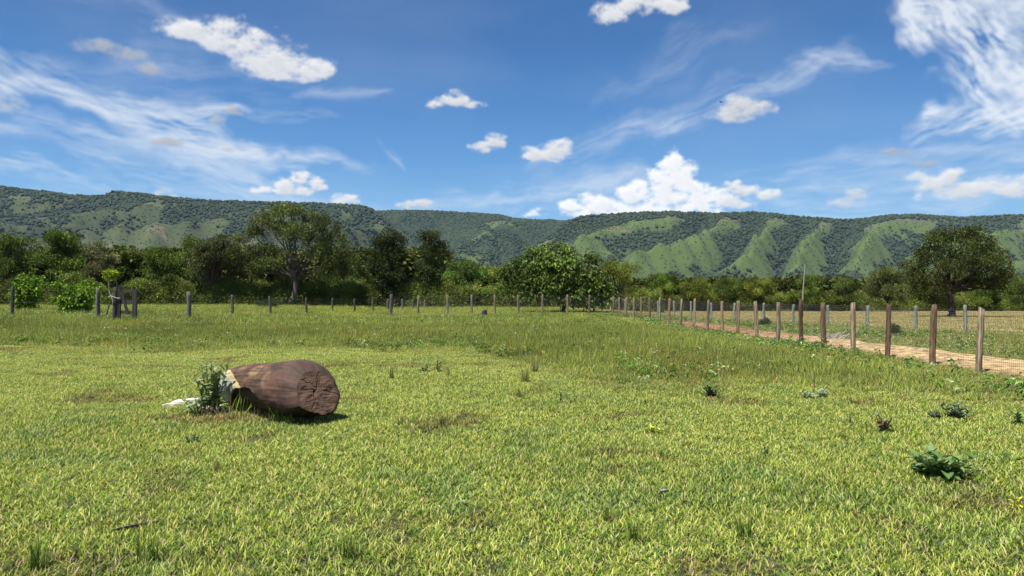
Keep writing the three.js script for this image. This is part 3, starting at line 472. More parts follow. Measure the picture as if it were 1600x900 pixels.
{
  const r = rng(1001), short = [], half = 0.86;
  const inView = (d) => (r() * 2 - 1) * (half * d + 1.2);
  const bare = (x, z) => smoothstep(fbm(x * 0.55, z * 0.55, 12, 4) + 0.25 * nz(x * 2.3, z * 2.3, 1), 0.14, 0.3);
  for (let i = 0; i < 125000; i++) {
    const d = Math.sqrt(lerp(2.6 * 2.6, 24 * 24, r())), x = inView(d), z = -d;
    if (r() > mown(x, z) + 0.12) continue;
    const b = bare(x, z), n = fbm(x * 0.35, z * 0.35, 7, 3), n2 = nz(x * 1.4, z * 1.4, 3), lush = smoothstep(n2 * 1.1 + n * 0.6 + 0.5 * nz(x * 3.3, z * 3.3, 8), -0.05, 0.6);
    if (r() < b * 0.55) continue;
    const dl = Math.hypot(x - LOG_AT[0] + 0.6, (z - LOG_AT[1] - 0.35) * 1.4), burnt = smoothstep(dl, 0.85, 0.4) * 0.6;
    const k = (0.86 + 0.34 * r()) * (1 - 0.22 * b), dry = clamp(b * 0.55 + 0.12 * r() + burnt, 0, 1);
    short.push({ x, y: groundY(x, z), z, s: (0.8 + 0.45 * r()) * (1 + 0.18 * n2), sy: (0.75 + 0.5 * r()) * (1 + 0.45 * n), ry: r() * 7, rx: (r() - 0.5) * 0.2, rz: (r() - 0.5) * 0.2, c: [k * 1.08 * lerp(1 - 0.30 * lush, 1.05, dry), k * lerp(1 - 0.20 * lush, 0.76, dry), k * lerp(1 - 0.1 * lush, 1.15, dry)] });
  }
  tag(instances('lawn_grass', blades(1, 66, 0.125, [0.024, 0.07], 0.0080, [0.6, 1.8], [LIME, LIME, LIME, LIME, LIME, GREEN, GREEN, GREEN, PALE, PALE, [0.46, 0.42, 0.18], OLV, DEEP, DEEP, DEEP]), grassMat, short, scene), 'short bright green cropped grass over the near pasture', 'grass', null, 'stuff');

  const tall = [];
  for (let i = 0; i < 120000; i++) {
    const near = i < 62000, d = near ? Math.sqrt(lerp(9 * 9, 34 * 34, r())) : Math.sqrt(lerp(34 * 34, 92 * 92, r())), x = (r() * 2 - 1) * (0.8 * d + 1.5), z = -d;
    if (x > fenceX(d) + 0.25 && d < 56 || d > 56 && x > 6) continue;
    if (x > fenceX(d) - 0.5 && d < 56 && r() < 0.3) continue;
    const m = mown(x, z);
    if (r() < m * 0.985) continue;
    const n = fbm(x * 0.22, z * 0.22, 17, 4), n2 = nz(x * 0.9, z * 0.9, 5), k = 0.70 + 0.6 * r() + 0.9 * n, edge = 1 - 0.7 * smoothstep(mownEdge(x) - d, -4.2, 0.6), far = smoothstep(d, 28, 60);
    const fr = far * (x < 8 ? 1 : 0), red = smoothstep(nz(x * 0.3, z * 0.12, 44), 0.15, 0.5) * 0.14 * (1 - far);
    tall.push({ x, y: groundY(x, z), z, s: (near ? 0.85 : 1.35) * (0.8 + 0.4 * r()), sy: (0.36 + 0.3 * r() + 0.5 * r() ** 4) * (1 + 0.6 * n + 0.35 * n2) * edge * (d < 58 ? lerp(0.28, 1, smoothstep(fenceX(d) - x, 0.4, 4)) : 1), ry: r() * 7, rx: (r() - 0.5) * 0.25, rz: (r() - 0.5) * 0.25, c: [0.97 * k * (1 + red * 0.6 + 0.16 * fr), 0.88 * k * (1 - red * 0.25 + 0.14 * fr), 0.95 * k] });
  }
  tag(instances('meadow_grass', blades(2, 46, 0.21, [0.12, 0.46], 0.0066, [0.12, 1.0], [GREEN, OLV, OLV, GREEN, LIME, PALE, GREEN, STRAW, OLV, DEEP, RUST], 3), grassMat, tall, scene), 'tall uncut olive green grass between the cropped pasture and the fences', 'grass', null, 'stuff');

  const verge = [];
  for (let i = 0; i < 26000; i++) {
    const d = Math.sqrt(lerp(12 * 12, 66 * 66, r())), l = d < 53 ? roadOuter(d) : fenceX(53) - 8, f = farFenceX(d) + 1.2, x = lerp(l - 0.1, f, r()), z = -d;
    if (f < l || r() < 0.72 * smoothstep(fbm(x * 0.5, z * 0.5, 23, 3), 0.08, 0.25)) continue;
    const k = 0.75 + 0.5 * r();
    verge.push({ x, y: groundY(x, z), z, s: 0.9 + 0.4 * r(), sy: (0.2 + 0.34 * r()) * (0.5 + 0.7 * smoothstep(x, l + 0.2, l + 2)), ry: r() * 7, rx: 0, rz: 0, c: [k * 0.95, k * 0.88, k * 0.9] });
  }
  tag(instances('verge_grass', blades(3, 50, 0.24, [0.15, 0.4], 0.007, [0.1, 0.9], [GREEN, OLV, OLV, LIME, STRAW], 3), grassMat, verge, scene), 'green grass on the verge between the track and the pale-post fence', 'grass', null, 'stuff');

  const stub = [];
  for (let i = 0; i < 36000; i++) {
    const d = Math.sqrt(lerp(20 * 20, 119 * 119, r())), x = r() * (0.86 * d + 2), z = -d;
    if (r() > inField(x, z)) continue;
    const k = 0.8 + 0.4 * r(), gr = smoothstep(fbm(x * 0.09, z * 0.16, 31, 4), 0.0, 0.25) * 0.5;
    stub.push({ x, y: groundY(x, z), z, s: 1 + 0.6 * r(), sy: 0.5 + 0.5 * r(), ry: r() * 7, rx: 0, rz: 0, c: [k * (1 - gr * 0.5), k * (1 - gr * 0.2), k * (1 - gr * 0.6)] });
  }
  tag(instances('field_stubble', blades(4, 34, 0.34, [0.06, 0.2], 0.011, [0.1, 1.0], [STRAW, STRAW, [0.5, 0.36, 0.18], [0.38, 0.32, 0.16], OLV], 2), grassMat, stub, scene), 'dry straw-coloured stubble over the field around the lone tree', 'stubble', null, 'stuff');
}
// weeds nobody would count: broad little leaves through the meadow, pale seed heads, tiny yellow flowers
{
  const r = rng(2002), weeds = [], heads = [], yellow = [];
  for (let i = 0; i < 34000; i++) {
    const d = Math.sqrt(lerp(5 * 5, 52 * 52, r())), x = (r() * 2 - 1) * (0.8 * d + 1), z = -d, m = mown(x, z);
    if (x > fenceX(d) - 0.1 && (x < roadOuter(d) || x > farFenceX(d) || d > 52)) continue;
    if (r() < m * 0.80 || r() > 0.35 + 2.2 * fbm(x * 0.35, z * 0.25, 51, 3) + (m > 0.5 ? 0.2 : 0)) continue;
    const n = nz(x * 0.4, z * 0.4, 9), k = 0.6 + 0.8 * r(), pale = r() < 0.18;
    weeds.push({ x, y: groundY(x, z) + (m > 0.5 ? 0.02 : 0.08 + 0.14 * r()), z, s: (m > 0.5 ? 0.032 : 0.085) * (0.6 + 0.9 * r()), rx: r(), ry: r() * 7, rz: r(), c: pale ? [0.30 * k, 0.38 * k, 0.18 * k] : [0.12 * k * (1 + 0.5 * n), 0.20 * k, 0.04 * k] });
  }
  tag(instances('meadow_weeds', SPRAYS.big, canopyMat, weeds, scene), 'broad-leaved weeds scattered through the grass', 'weeds', null, 'stuff');
  const stalk = mergeGeometries([spray(90, 9, 0.16, 0.035, 0.2).scale(0.05, 0.12, 0.05).translate(0.03, 0.5, 0), tube([[0, 0, 0], [0.01, 0.25, 0], [0.03, 0.52, 0]], 0.0022, 0.0012, 3, 4).deleteAttribute('uv').toNonIndexed()].map((g, i) => { if (i) { const n = g.attributes.position.count; g.setAttribute('color', new THREE.Float32BufferAttribute(new Float32Array(n * 3).fill(0.8), 3)); } return g; }));
  for (let i = 0; i < 9000; i++) {
    const d = Math.sqrt(lerp(9 * 9, 60 * 60, r())), x = (r() * 2 - 1) * (0.8 * d + 1), z = -d;
    if (mown(x, z) > 0.3 || (x > fenceX(d) - 0.3 && d < 56) || r() > 0.4 + 2 * fbm(x * 0.3, z * 0.2, 61, 3)) continue;
    const k = 0.6 + 0.6 * r(); heads.push({ x, y: groundY(x, z), z, s: 0.7 + 0.5 * r(), sy: 0.5 + 0.5 * r(), rx: (r() - 0.5) * 0.5, ry: r() * 7, rz: (r() - 0.5) * 0.5, c: [0.42 * k, 0.36 * k, 0.2 * k] });
  }
  tag(instances('seed_heads', stalk, canopyMat, heads, scene), 'thin straw-coloured seed stalks standing over the tall grass', 'seed heads', null, 'stuff');
  for (let i = 0; i < 80; i++) {
    const patch = [[-2.9, 27], [-3.2, 26], [0.4, 17.5], [-15, 18], [2, 22], [5, 17], [7, 15]][i % 7], x = patch[0] + (r() - 0.5) * (i % 7 > 3 ? 6 : 1.6), z = -patch[1] + (r() - 0.5) * (i % 7 > 3 ? 6 : 2);
    if (i % 7 > 2 && r() < 0.75) continue;
    yellow.push({ x, y: groundY(x, z) + 0.3 + 0.14 * r(), z, s: 0.026 * (0.7 + 0.7 * r()), rx: r(), ry: r() * 7, rz: r(), c: [0.6, 0.5, 0.05] });
  }
  tag(instances('yellow_flowers', SPRAYS.big, canopyMat, yellow, scene), 'tiny yellow flowers dotted through the tall grass', 'flowers', null, 'stuff');
}

// ---------------------------------------------------------------- fences
const woodTex = (() => {
  const w = 128, h = 256, px = new Uint8Array(w * h * 4);
  for (let y = 0; y < h; y++) for (let x = 0; x < w; x++) {
    const a = x / w * 2 * Math.PI, g = fbm(Math.cos(a) * 6, Math.sin(a) * 6, y * 0.006, 4), f = nz(Math.cos(a) * 26, Math.sin(a) * 26, y * 0.02), b = fbm(Math.cos(a) * 2, Math.sin(a) * 2, y * 0.035, 3), k = clamp(195 + 150 * g + 55 * f + 130 * b, 40, 255), o = (y * w + x) * 4;
    px[o] = k; px[o + 1] = k * 0.98; px[o + 2] = k * 0.96; px[o + 3] = 255;
  }
  const t = new THREE.DataTexture(px, w, h); t.wrapS = t.wrapT = THREE.RepeatWrapping; t.magFilter = THREE.LinearFilter; t.colorSpace = THREE.SRGBColorSpace; t.repeat.set(2, 0.6); t.needsUpdate = true; return t;
})();
const postMats = [[0.41, 0.30, 0.20], [0.43, 0.34, 0.25], [0.27, 0.165, 0.11], [0.47, 0.37, 0.26], [0.34, 0.27, 0.20], [0.19, 0.115, 0.08]].map((c) => std(...c, 0.95, { map: woodTex, bumpMap: woodTex, bumpScale: 0.012 }));
const greyPost = [[0.19, 0.17, 0.155], [0.25, 0.23, 0.21], [0.125, 0.11, 0.10]].map((c) => std(...c, 0.95, { map: woodTex, bumpMap: woodTex, bumpScale: 0.015 }));
const palePost = std(0.36, 0.42, 0.36, 0.9, { map: woodTex, bumpMap: woodTex, bumpScale: 0.006 });
const wireMat = std(0.13, 0.13, 0.135, 0.6, { metalness: 0.2 });
function postGeo(h, r0, seed, taper = 0.9, ragged = 0.02) {
  const sides = 12, rings = 9, r = rng(seed), pos = [], uv = [], idx = [], bx = (r() - 0.5) * 0.05, bz = (r() - 0.5) * 0.05, cut = (r() - 0.5) * ragged * 3;
  for (let i = 0; i <= rings; i++) for (let j = 0; j <= sides; j++) {
    const t = i / rings, a = j / sides * 2 * Math.PI, k = r0 * lerp(1, taper, t) * (1 + 0.22 * nz(Math.cos(a) * 1.2 + seed, Math.sin(a) * 1.2, t * 2.2) + 0.1 * nz(Math.cos(a) * 3 + seed, Math.sin(a) * 3, t * 5)) * (i === rings ? 0.9 : 1);
    pos.push(Math.cos(a) * k + bx * Math.sin(t * 3), t * h + (i === rings ? 0.006 : 0) + (t > 0.9 ? Math.cos(a + seed) * cut : 0), Math.sin(a) * k + bz * Math.sin(t * 3.4)); uv.push(a * r0, t * h);
  }
  for (let i = 0; i < rings; i++) for (let j = 0; j < sides; j++) { const a = i * (sides + 1) + j, b = a + 1, c = a + sides + 1, d = c + 1; idx.push(a, c, b, b, c, d); }
  const top = pos.length / 3; pos.push(bx * Math.sin(3), h + 0.002, bz * Math.sin(3.4)); uv.push(0.02, h);
  for (let j = 0; j < sides; j++) idx.push(rings * (sides + 1) + j, top, rings * (sides + 1) + j + 1);
  const g = new THREE.BufferGeometry(); g.setAttribute('position', new THREE.Float32BufferAttribute(pos, 3)); g.setAttribute('uv', new THREE.Float32BufferAttribute(uv, 2)); g.setIndex(idx); g.computeVertexNormals(); return g;
}
function wire(list, a, b, rad, sag = 0) {                                // a thin three-sided rod
  const d = new THREE.Vector3().subVectors(b, a), s = new THREE.Vector3(-d.z, 0, d.x); if (s.lengthSq() < 1e-9) s.set(1, 0, 0); s.normalize(); const u = new THREE.Vector3().crossVectors(d, s).normalize(), pos = [], idx = [], n = sag ? 4 : 1;
  for (let i = 0; i <= n; i++) { const t = i / n, p = a.clone().lerp(b, t); p.y -= sag * 4 * t * (1 - t); for (let k = 0; k < 3; k++) { const g = k * 2.0944; pos.push(p.x + rad * (s.x * Math.cos(g) + u.x * Math.sin(g)), p.y + rad * (s.y * Math.cos(g) + u.y * Math.sin(g)), p.z + rad * (s.z * Math.cos(g) + u.z * Math.sin(g))); } }
  for (let i = 0; i < n; i++) for (let k = 0; k < 3; k++) { const A = i * 3 + k, B = i * 3 + (k + 1) % 3; idx.push(A, B, A + 3, B, B + 3, A + 3); }
  const g = new THREE.BufferGeometry(); g.setAttribute('position', new THREE.Float32BufferAttribute(pos, 3)); g.setIndex(idx); g.computeVertexNormals(); list.push(g);
}
function netting(a, b, h, step, rad) {                                    // one bay of woven wire between two posts
  const list = [], n = Math.max(2, Math.round(Math.hypot(b.x - a.x, b.z - a.z) / step)), rows = Math.round(h / step), up = (p, y) => new THREE.Vector3(p.x, p.y + y, p.z);
  for (let i = 0; i <= rows; i++) wire(list, up(a, 0.06 + i * h / rows), up(b, 0.06 + i * h / rows), i === rows ? rad * 1.5 : rad);
  for (let i = 1; i < n; i++) { const p = a.clone().lerp(b, i / n); wire(list, up(p, 0.06), up(p, 0.06 + h), rad); }
  return merge(list);
}
const V = (x, z, dy = 0) => new THREE.Vector3(x, groundY(x, z) + dy, z);
const postPx = [1700, 1612, 1528, 1457, 1386, 1334, 1288, 1252, 1215, 1183, 1152, 1129, 1105, 1084, 1064, 1046, 1030, 1015, 1002, 990, 978, 968, 957];
const darkPosts = { 1386: 5, 1457: 2, 1252: 5, 1015: 2, 1288: 2 };
{
  const at = (px) => { let d = 20; for (let i = 0; i < 60; i++) d = lerp(d, fenceX(d) / ((px - 800) / F), 0.5); return [fenceX(d), -d]; };
  const fence = thing('post_fence', 'new wooden post and wire netting fence running along the dirt track', 'fence', 0, 0, 0);
  const spots = postPx.map(at), r = rng(17), line = [];
  spots.forEach(([x, z], i) => {
    const h = 1.34 + 0.06 * r() + (postPx[i] === 1252 ? 0.1 : 0), p = part('post', postGeo(h + 0.1, 0.060 + 0.014 * r(), i * 3 + 1, 0.93), postMats[darkPosts[postPx[i]] ?? [0, 1, 3, 4][Math.floor(r() * 4)]], fence);
    p.position.set(x, groundY(x, z) - 0.1, z); p.rotation.set((r() - 0.5) * 0.08, r() * 6, (r() - 0.5) * 0.09 - (i < 6 && i > 1 ? 0.03 : 0), 'XZY'); line.push(V(x + 0.09, z));
  });
  for (let i = 0; i + 1 < line.length; i++) part('wire_netting', netting(line[i], line[i + 1], 1.22, i < 8 ? 0.055 : 0.09, i < 8 ? 0.0019 : 0.0026), wireMat, fence, 'stuff');

  const back = thing('post_fence', 'new wooden post and wire netting fence crossing the back of the meadow', 'fence', 0, 0, 0), bpx = [921, 886, 848, 810, 773, 737, 699, 654, 611], bl = [V(spots[spots.length - 1][0] - 0.05, spots[spots.length - 1][1] + 0.09)];
  bpx.forEach((px, i) => {
    const d = lerp(52.6, 51.5, i / 8) + (px === 611 ? -1 : 0), x = X(px, d), tall = px === 611 ? 1.62 : 1.5, y = groundY(x, -d);
    const p = part('post', postGeo(tall + 0.1, px === 611 ? 0.11 : 0.075, i + 80, 0.95), px === 611 ? greyPost[0] : postMats[[4, 0, 3, 1, 3, 1, 3, 3][i]], back); p.position.set(x, y - 0.1, -d); p.rotation.set((r() - 0.5) * 0.04, r() * 6, (r() - 0.5) * 0.04); bl.push(V(x, -d + 0.09));
  });
  for (let i = 0; i + 1 < bl.length; i++) part('wire_netting', netting(bl[i], bl[i + 1], 1.36, 0.1, 0.002), wireMat, back, 'stuff');

  const far = thing('wire_fence', 'older wire fence with slim pale greenish posts between verge and stubble field', 'fence', 0, 0, 0), fl = [];
  [24.4, 27.2, 29.6, 31.9, 34.5, 37, 39.4, 41.8, 44.5, 46.9, 49.2, 51.3, 53.4, 56, 58.5, 61, 63.5].forEach((d, i) => { const x = farFenceX(d), p = part('post', postGeo(1.22 + 0.08 * r(), 0.07, i + 140, 0.95), palePost, far); p.position.set(x, groundY(x, -d) - 0.1, -d); p.rotation.set((r() - 0.5) * 0.05, r() * 6, (r() - 0.5) * 0.05); fl.push(V(x, -d + 0.07)); });
  for (let i = 0; i + 1 < fl.length; i++) { const l = []; for (const y of [0.3, 0.55, 0.8, 1.04]) wire(l, fl[i].clone().setY(fl[i].y + y), fl[i + 1].clone().setY(fl[i + 1].y + y), 0.0025, 0.015); part('wires', merge(l), wireMat, far); }

  // the old grey fence on the left, broken by the gate
  const old = thing('wire_fence', 'old weathered grey post and wire fence along the left side', 'fence', 0, 0, 0), ol = [];
  for (const [px, d, top, rad] of [[-70, 37, 446, 0.1], [20, 38, 448, 0.095], [154, 36.5, 452, 0.115], [295, 40.5, 457, 0.125], [363, 45, 461, 0.09], [423, 49, 464, 0.09], [479, 53, 465, 0.09], [519, 57, 466, 0.085], [554, 60, 467, 0.08], [582, 63.5, 467, 0.085], [606, 67, 467.5, 0.11], [628, 70, 467.5, 0.1], [645, 73, 468, 0.1], [664, 77, 469, 0.1]]) {
    const x = X(px, d), y = groundY(x, -d), h = (458 - top) / F * d + EYE - y, p = part('post', postGeo(h + 0.1, rad, px + 300, 0.86, 0.05), greyPost[Math.abs(px) % 3], old);
    p.position.set(x, y - 0.1, -d); p.rotation.set((r() - 0.5) * 0.08, r() * 6, (r() - 0.5) * 0.1); ol.push([V(x, -d + rad), h, px]);
  }
  for (let i = 0; i + 1 < ol.length; i++) { if (ol[i][2] === 154) continue; const l = []; for (const k of [0.3, 0.52, 0.74, 0.93]) wire(l, ol[i][0].clone().setY(ol[i][0].y + k * ol[i][1]), ol[i + 1][0].clone().setY(ol[i + 1][0].y + k * ol[i + 1][1]), 0.0035, 0.03); part('wires', merge(l), wireMat, old); }

  // the thin pole strapped to the tall dark post
  const [bx, bz] = at(1254), pole = tube([[0.03, 0.9, -0.1], [0.05, 1.6, -0.1], [0.12, 2.58, -0.09]], 0.028, 0.014, 7, 10), pm = shade(new THREE.Mesh(pole, std(0.27, 0.25, 0.225, 0.8)));
  pm.name = 'thin_pole'; pm.position.set(bx, groundY(bx, bz), bz); scene.add(pm); tag(pm, 'thin pale pole sticking up from the tall dark fence post', 'pole');
}
// ---------------------------------------------------------------- gate
{
  const d = 35, K = d / F, x0 = X(178, d), g = thing('wooden_gate', 'weathered dark wooden gate frame with diagonal brace and hinge post in the left fence', 'gate', x0, groundY(x0, -d), -d);
  const Y = (py) => (458 - py) * K + EYE - g.position.y, XX = (px) => (px - 178) * K;
  const board = (name, a, b, w, t, mat, z = 0) => { const A = new THREE.Vector3(XX(a[0]), Y(a[1]), z), B = new THREE.Vector3(XX(b[0]), Y(b[1]), z), L = A.distanceTo(B), geo = new THREE.BoxGeometry(w, L, t, 2, 6, 1), p = geo.attributes.position; for (let i = 0; i < p.count; i++) p.setXYZ(i, p.getX(i) * (1 + 0.12 * nz(p.getY(i) * 3, a[0])) + 0.006 * nz(p.getY(i) * 5, p.getX(i) * 20, a[1]), p.getY(i) * (1 + 0.01 * nz(p.getX(i) * 30, a[0])), p.getZ(i)); geo.computeVertexNormals(); const m = part(name, geo, mat, g); m.position.copy(A).lerp(B, 0.5); m.quaternion.setFromUnitVectors(new THREE.Vector3(0, 1, 0), B.sub(A).normalize()); return m; };
  const hp = part('hinge_post', postGeo(Y(450) + 0.15, 0.115, 900, 0.86, 0.05), greyPost[2], g); hp.position.set(XX(178), -0.12, 0); hp.rotation.z = -0.04;
  board('stile', [187, 504], [188, 451], 0.13, 0.07, std(0.05, 0.045, 0.045, 0.95, { map: woodTex }), 0.05);
  board('stile', [211.5, 503], [211.5, 451.5], 0.2, 0.1, greyPost[2], 0.05);
  for (const [a, b, w] of [[454.5, 455, 0.13], [472, 472.5, 0.17], [487.5, 488.5, 0.15]]) board('rail', [189, a], [209, b], w, 0.05, std(0.10, 0.09, 0.085, 0.95, { map: woodTex }), 0.02);
  board('brace', [191, 455], [201.5, 491], 0.13, 0.045, std(0.07, 0.062, 0.06, 0.95, { map: woodTex }), 0.085);
  const rope = part('rope', tube([[XX(172), Y(465), 0.15], [XX(176), Y(462.5), 0.2], [XX(181), Y(464), 0.19], [XX(186), Y(466), 0.13], [XX(190), Y(465.5), 0.14]], 0.02, 0.018, 6, 14), std(0.45, 0.42, 0.36), g);
  const st = thing('leaning_stick', 'grey stick leaning between the two posts left of the gate', 'stick', X(164.5, 36), groundY(X(164.5, 36), -36), -36); part('stick', tube([[0, -0.05, 0], [0.1, 0.4, 0.02], [0.2, 0.78, 0]], 0.045, 0.035, 7, 8, 0.2), greyPost[1], st);
  // young tree growing beside the hinge post
  const sx = X(177, 36.4), s = thing('young_tree', 'spindly young tree with two yellow-green leaf tufts behind the gate post', 'tree', sx, groundY(sx, -36.4), -36.4), k = 36.4 / F, P = (px, py, z = 0) => [(px - 177) * k, (458 - py) * k + EYE - s.position.y, z];
  part('trunk', merge([tube([P(178, 500), P(176, 470), P(170.5, 455), P(170, 440), P(171, 428)], 0.03, 0.012, 6, 14), tube([P(181, 500), P(183.5, 465), P(183, 448), P(180, 432)], 0.025, 0.01, 6, 12)]), std(0.36, 0.32, 0.26), s);
  const r = rng(44), lv = []; for (const [px, py, n] of [[168, 424, 20], [178, 426, 20], [174, 434, 6], [167, 430, 8]]) for (let i = 0; i < n; i++) { const p = P(px + (r() - 0.5) * 8, py + (r() - 0.5) * 7, (r() - 0.5) * 0.3), c = 0.75 + 0.5 * r(); lv.push({ x: p[0], y: p[1], z: p[2], s: 0.12 * (0.7 + 0.6 * r()), rx: (r() - 0.5) * 1.1, ry: r() * 6.3, rz: (r() - 0.5) * 1.1, c: [0.28 * c, 0.34 * c, 0.03 * c] }); }
  instances('crown', SPRAYS.big, canopyMat, lv, s).userData.kind = 'stuff';
}

// ---------------------------------------------------------------- the felled log
{
  const R1 = new THREE.Vector3(-2.43, 0.40, -9.2), L1 = new THREE.Vector3(-4.13, 0.29, -10.84), ax = R1.clone().sub(L1), len = ax.length(); ax.normalize();
  const log = thing('felled_log', 'large hewn brown log lying in the grass with its cut end facing right', 'log', -3.2, 0, -10.0), side = new THREE.Vector3().crossVectors(ax, new THREE.Vector3(0, 1, 0)).normalize(), up = new THREE.Vector3().crossVectors(side, ax).normalize();   // side points at the viewer's right, away from the near flank
  const prof = table([[0, 0.14], [0.02, 0.22], [0.07, 0.275], [0.25, 0.315], [0.5, 0.36], [0.70, 0.40], [0.80, 0.412], [0.86, 0.408], [0.91, 0.39], [0.95, 0.36], [0.98, 0.315], [1.0, 0.268]]);
  const NU = 220, NA = 200, grid = [];
  // angle 0 = flank turned to the viewer, 90 = top
  const facets = [[35, 0.95], [88, 0.93], [140, 0.95], [200, 0.96], [262, 0.94], [322, 0.99]];
  const lipT = table([[0.1, -48], [0.2, -36], [0.29, -12], [0.37, 4], [0.48, 9], [0.58, 3], [0.68, -10], [0.78, -20], [0.9, -30]]), lip = (t) => lipT(t) + 4 * nz(t * 9, 3);
  function point(t, deg) {
    let r = prof(t); const a = degToRad(deg), body = smoothstep(t, 0.1, 0.4) ;
    let flat = 9; for (const [fa, k] of facets) { const c = Math.cos(degToRad(deg - fa + 10 * nz(t * 3, fa))); if (c > 0.2) flat = Math.min(flat, k / c); }
    r *= lerp(1, clamp(flat, 0.88, 1.06), 0.42 * body * (1 - 0.6 * smoothstep(t, 0.75, 0.9)));
    r += 0.040 * fbm(t * 2.6, Math.cos(a) * 1.5, Math.sin(a) * 1.5 + 5, 4) + 0.010 * fbm(t * 3, Math.cos(a) * 11, Math.sin(a) * 11, 3) + 0.006 * nz(t * 30, Math.cos(a) * 6, Math.sin(a) * 6);
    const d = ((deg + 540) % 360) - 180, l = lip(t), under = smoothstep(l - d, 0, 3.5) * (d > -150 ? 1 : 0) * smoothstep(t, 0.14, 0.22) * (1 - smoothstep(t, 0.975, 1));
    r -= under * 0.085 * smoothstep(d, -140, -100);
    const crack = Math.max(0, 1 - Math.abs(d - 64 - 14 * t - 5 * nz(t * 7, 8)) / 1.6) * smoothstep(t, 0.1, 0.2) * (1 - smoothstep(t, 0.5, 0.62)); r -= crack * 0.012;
    const c = L1.clone().addScaledVector(ax, t * len); c.y += 0;
    const endW = smoothstep(t, 0.86, 0.98); r *= 1 + endW * (0.16 * nz(Math.cos(a) * 1.1 + 3, Math.sin(a) * 1.1, 2) + 0.05 * nz(Math.cos(a) * 3, Math.sin(a) * 3, 7));
    c.addScaledVector(side, Math.cos(a) * r).addScaledVector(up, Math.sin(a) * r).addScaledVector(ax, -0.34 * Math.sin(a) * r * smoothstep(t, 0.7, 1)); c.y = Math.max(c.y, -0.03);
    return { c, under, crack, d };
  }
  const paleEdge = (d) => 0.36 - 0.0062 * (d - 20);
  const pale = (t, d) => { const e = 0.33 - 0.0062 * (d - 20) - 0.0000 * d + 0.02 * nz(d * 0.06, 4) + (d < 12 ? 0.0012 * (12 - d) : 0) - (d > 62 ? (d - 62) * 0.02 : 0); return d > lip(t) + 1.5 && d < 76 && t < e + 0.03; };
  const P = [], C = [], isPale = [], q = (v, k) => [v[0] * k, v[1] * k, v[2] * k];
  for (let i = 0; i <= NU; i++) for (let j = 0; j <= NA; j++) {
    const t = i / NU, deg = j / NA * 360 - 180, a = degToRad(deg), { c, under, crack, d } = point(t, deg);
    P.push(c.x - log.position.x, c.y, c.z - log.position.z);
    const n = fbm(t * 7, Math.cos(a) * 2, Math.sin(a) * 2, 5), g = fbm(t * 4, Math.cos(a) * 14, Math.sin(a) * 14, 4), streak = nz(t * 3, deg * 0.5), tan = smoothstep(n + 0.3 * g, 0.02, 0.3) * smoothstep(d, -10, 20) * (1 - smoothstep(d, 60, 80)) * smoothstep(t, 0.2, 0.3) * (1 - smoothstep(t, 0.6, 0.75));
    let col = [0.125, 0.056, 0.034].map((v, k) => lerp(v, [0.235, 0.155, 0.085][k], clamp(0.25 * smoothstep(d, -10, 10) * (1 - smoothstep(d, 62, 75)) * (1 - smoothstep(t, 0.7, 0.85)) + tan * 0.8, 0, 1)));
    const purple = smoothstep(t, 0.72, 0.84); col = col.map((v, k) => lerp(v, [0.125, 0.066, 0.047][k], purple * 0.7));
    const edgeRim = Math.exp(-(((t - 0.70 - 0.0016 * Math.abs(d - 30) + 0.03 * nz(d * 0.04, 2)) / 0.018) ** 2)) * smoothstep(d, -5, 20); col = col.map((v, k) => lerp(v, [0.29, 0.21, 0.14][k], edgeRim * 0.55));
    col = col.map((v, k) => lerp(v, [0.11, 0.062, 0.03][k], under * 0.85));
    let kk = 1 + 1.7 * n + 1.3 * g + 0.4 * streak; kk *= 1 - 0.7 * crack;
    if (pale(t, d)) { const u = clamp(1.05 - (paleEdge(d) - t) / 0.16 + 0.3 * n, 0, 1); col = [lerp(0.24, 0.50, u), lerp(0.29, 0.40, u), lerp(0.31, 0.20, u)]; kk = 1 + 0.3 * n + 0.25 * g - 0.55 * smoothstep(nz(t * 60, d * 0.03, 2), 0.25, 0.5) * smoothstep(20 - d, 0, 30); }
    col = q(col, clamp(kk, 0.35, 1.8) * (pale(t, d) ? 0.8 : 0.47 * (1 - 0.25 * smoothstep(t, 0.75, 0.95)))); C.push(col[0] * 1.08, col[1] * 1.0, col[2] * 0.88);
    isPale.push(pale(t, d));
  }
  const bodyI = [], paleI = [], W = NA + 1;
  for (let i = 0; i < NU; i++) for (let j = 0; j < NA; j++) { const a = i * W + j, b = a + 1, c = a + W, d = c + 1; (isPale[a] && isPale[d] ? paleI : bodyI).push(a, c, b, b, c, d); }
  const make = (ix) => { const g = new THREE.BufferGeometry(); g.setAttribute('position', new THREE.Float32BufferAttribute(P, 3)); g.setAttribute('color', new THREE.Float32BufferAttribute(C, 3)); g.setIndex(ix); g.computeVertexNormals(); return g; };
  const mat = new THREE.MeshStandardMaterial({ vertexColors: true, roughness: 0.78 });
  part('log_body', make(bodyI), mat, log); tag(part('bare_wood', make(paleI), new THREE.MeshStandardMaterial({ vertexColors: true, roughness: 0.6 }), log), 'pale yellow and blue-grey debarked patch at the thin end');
  // cut end, slightly dished, with saw marks, rings and splits
  const fp = [], fc = [], fi = [], FR = 46;
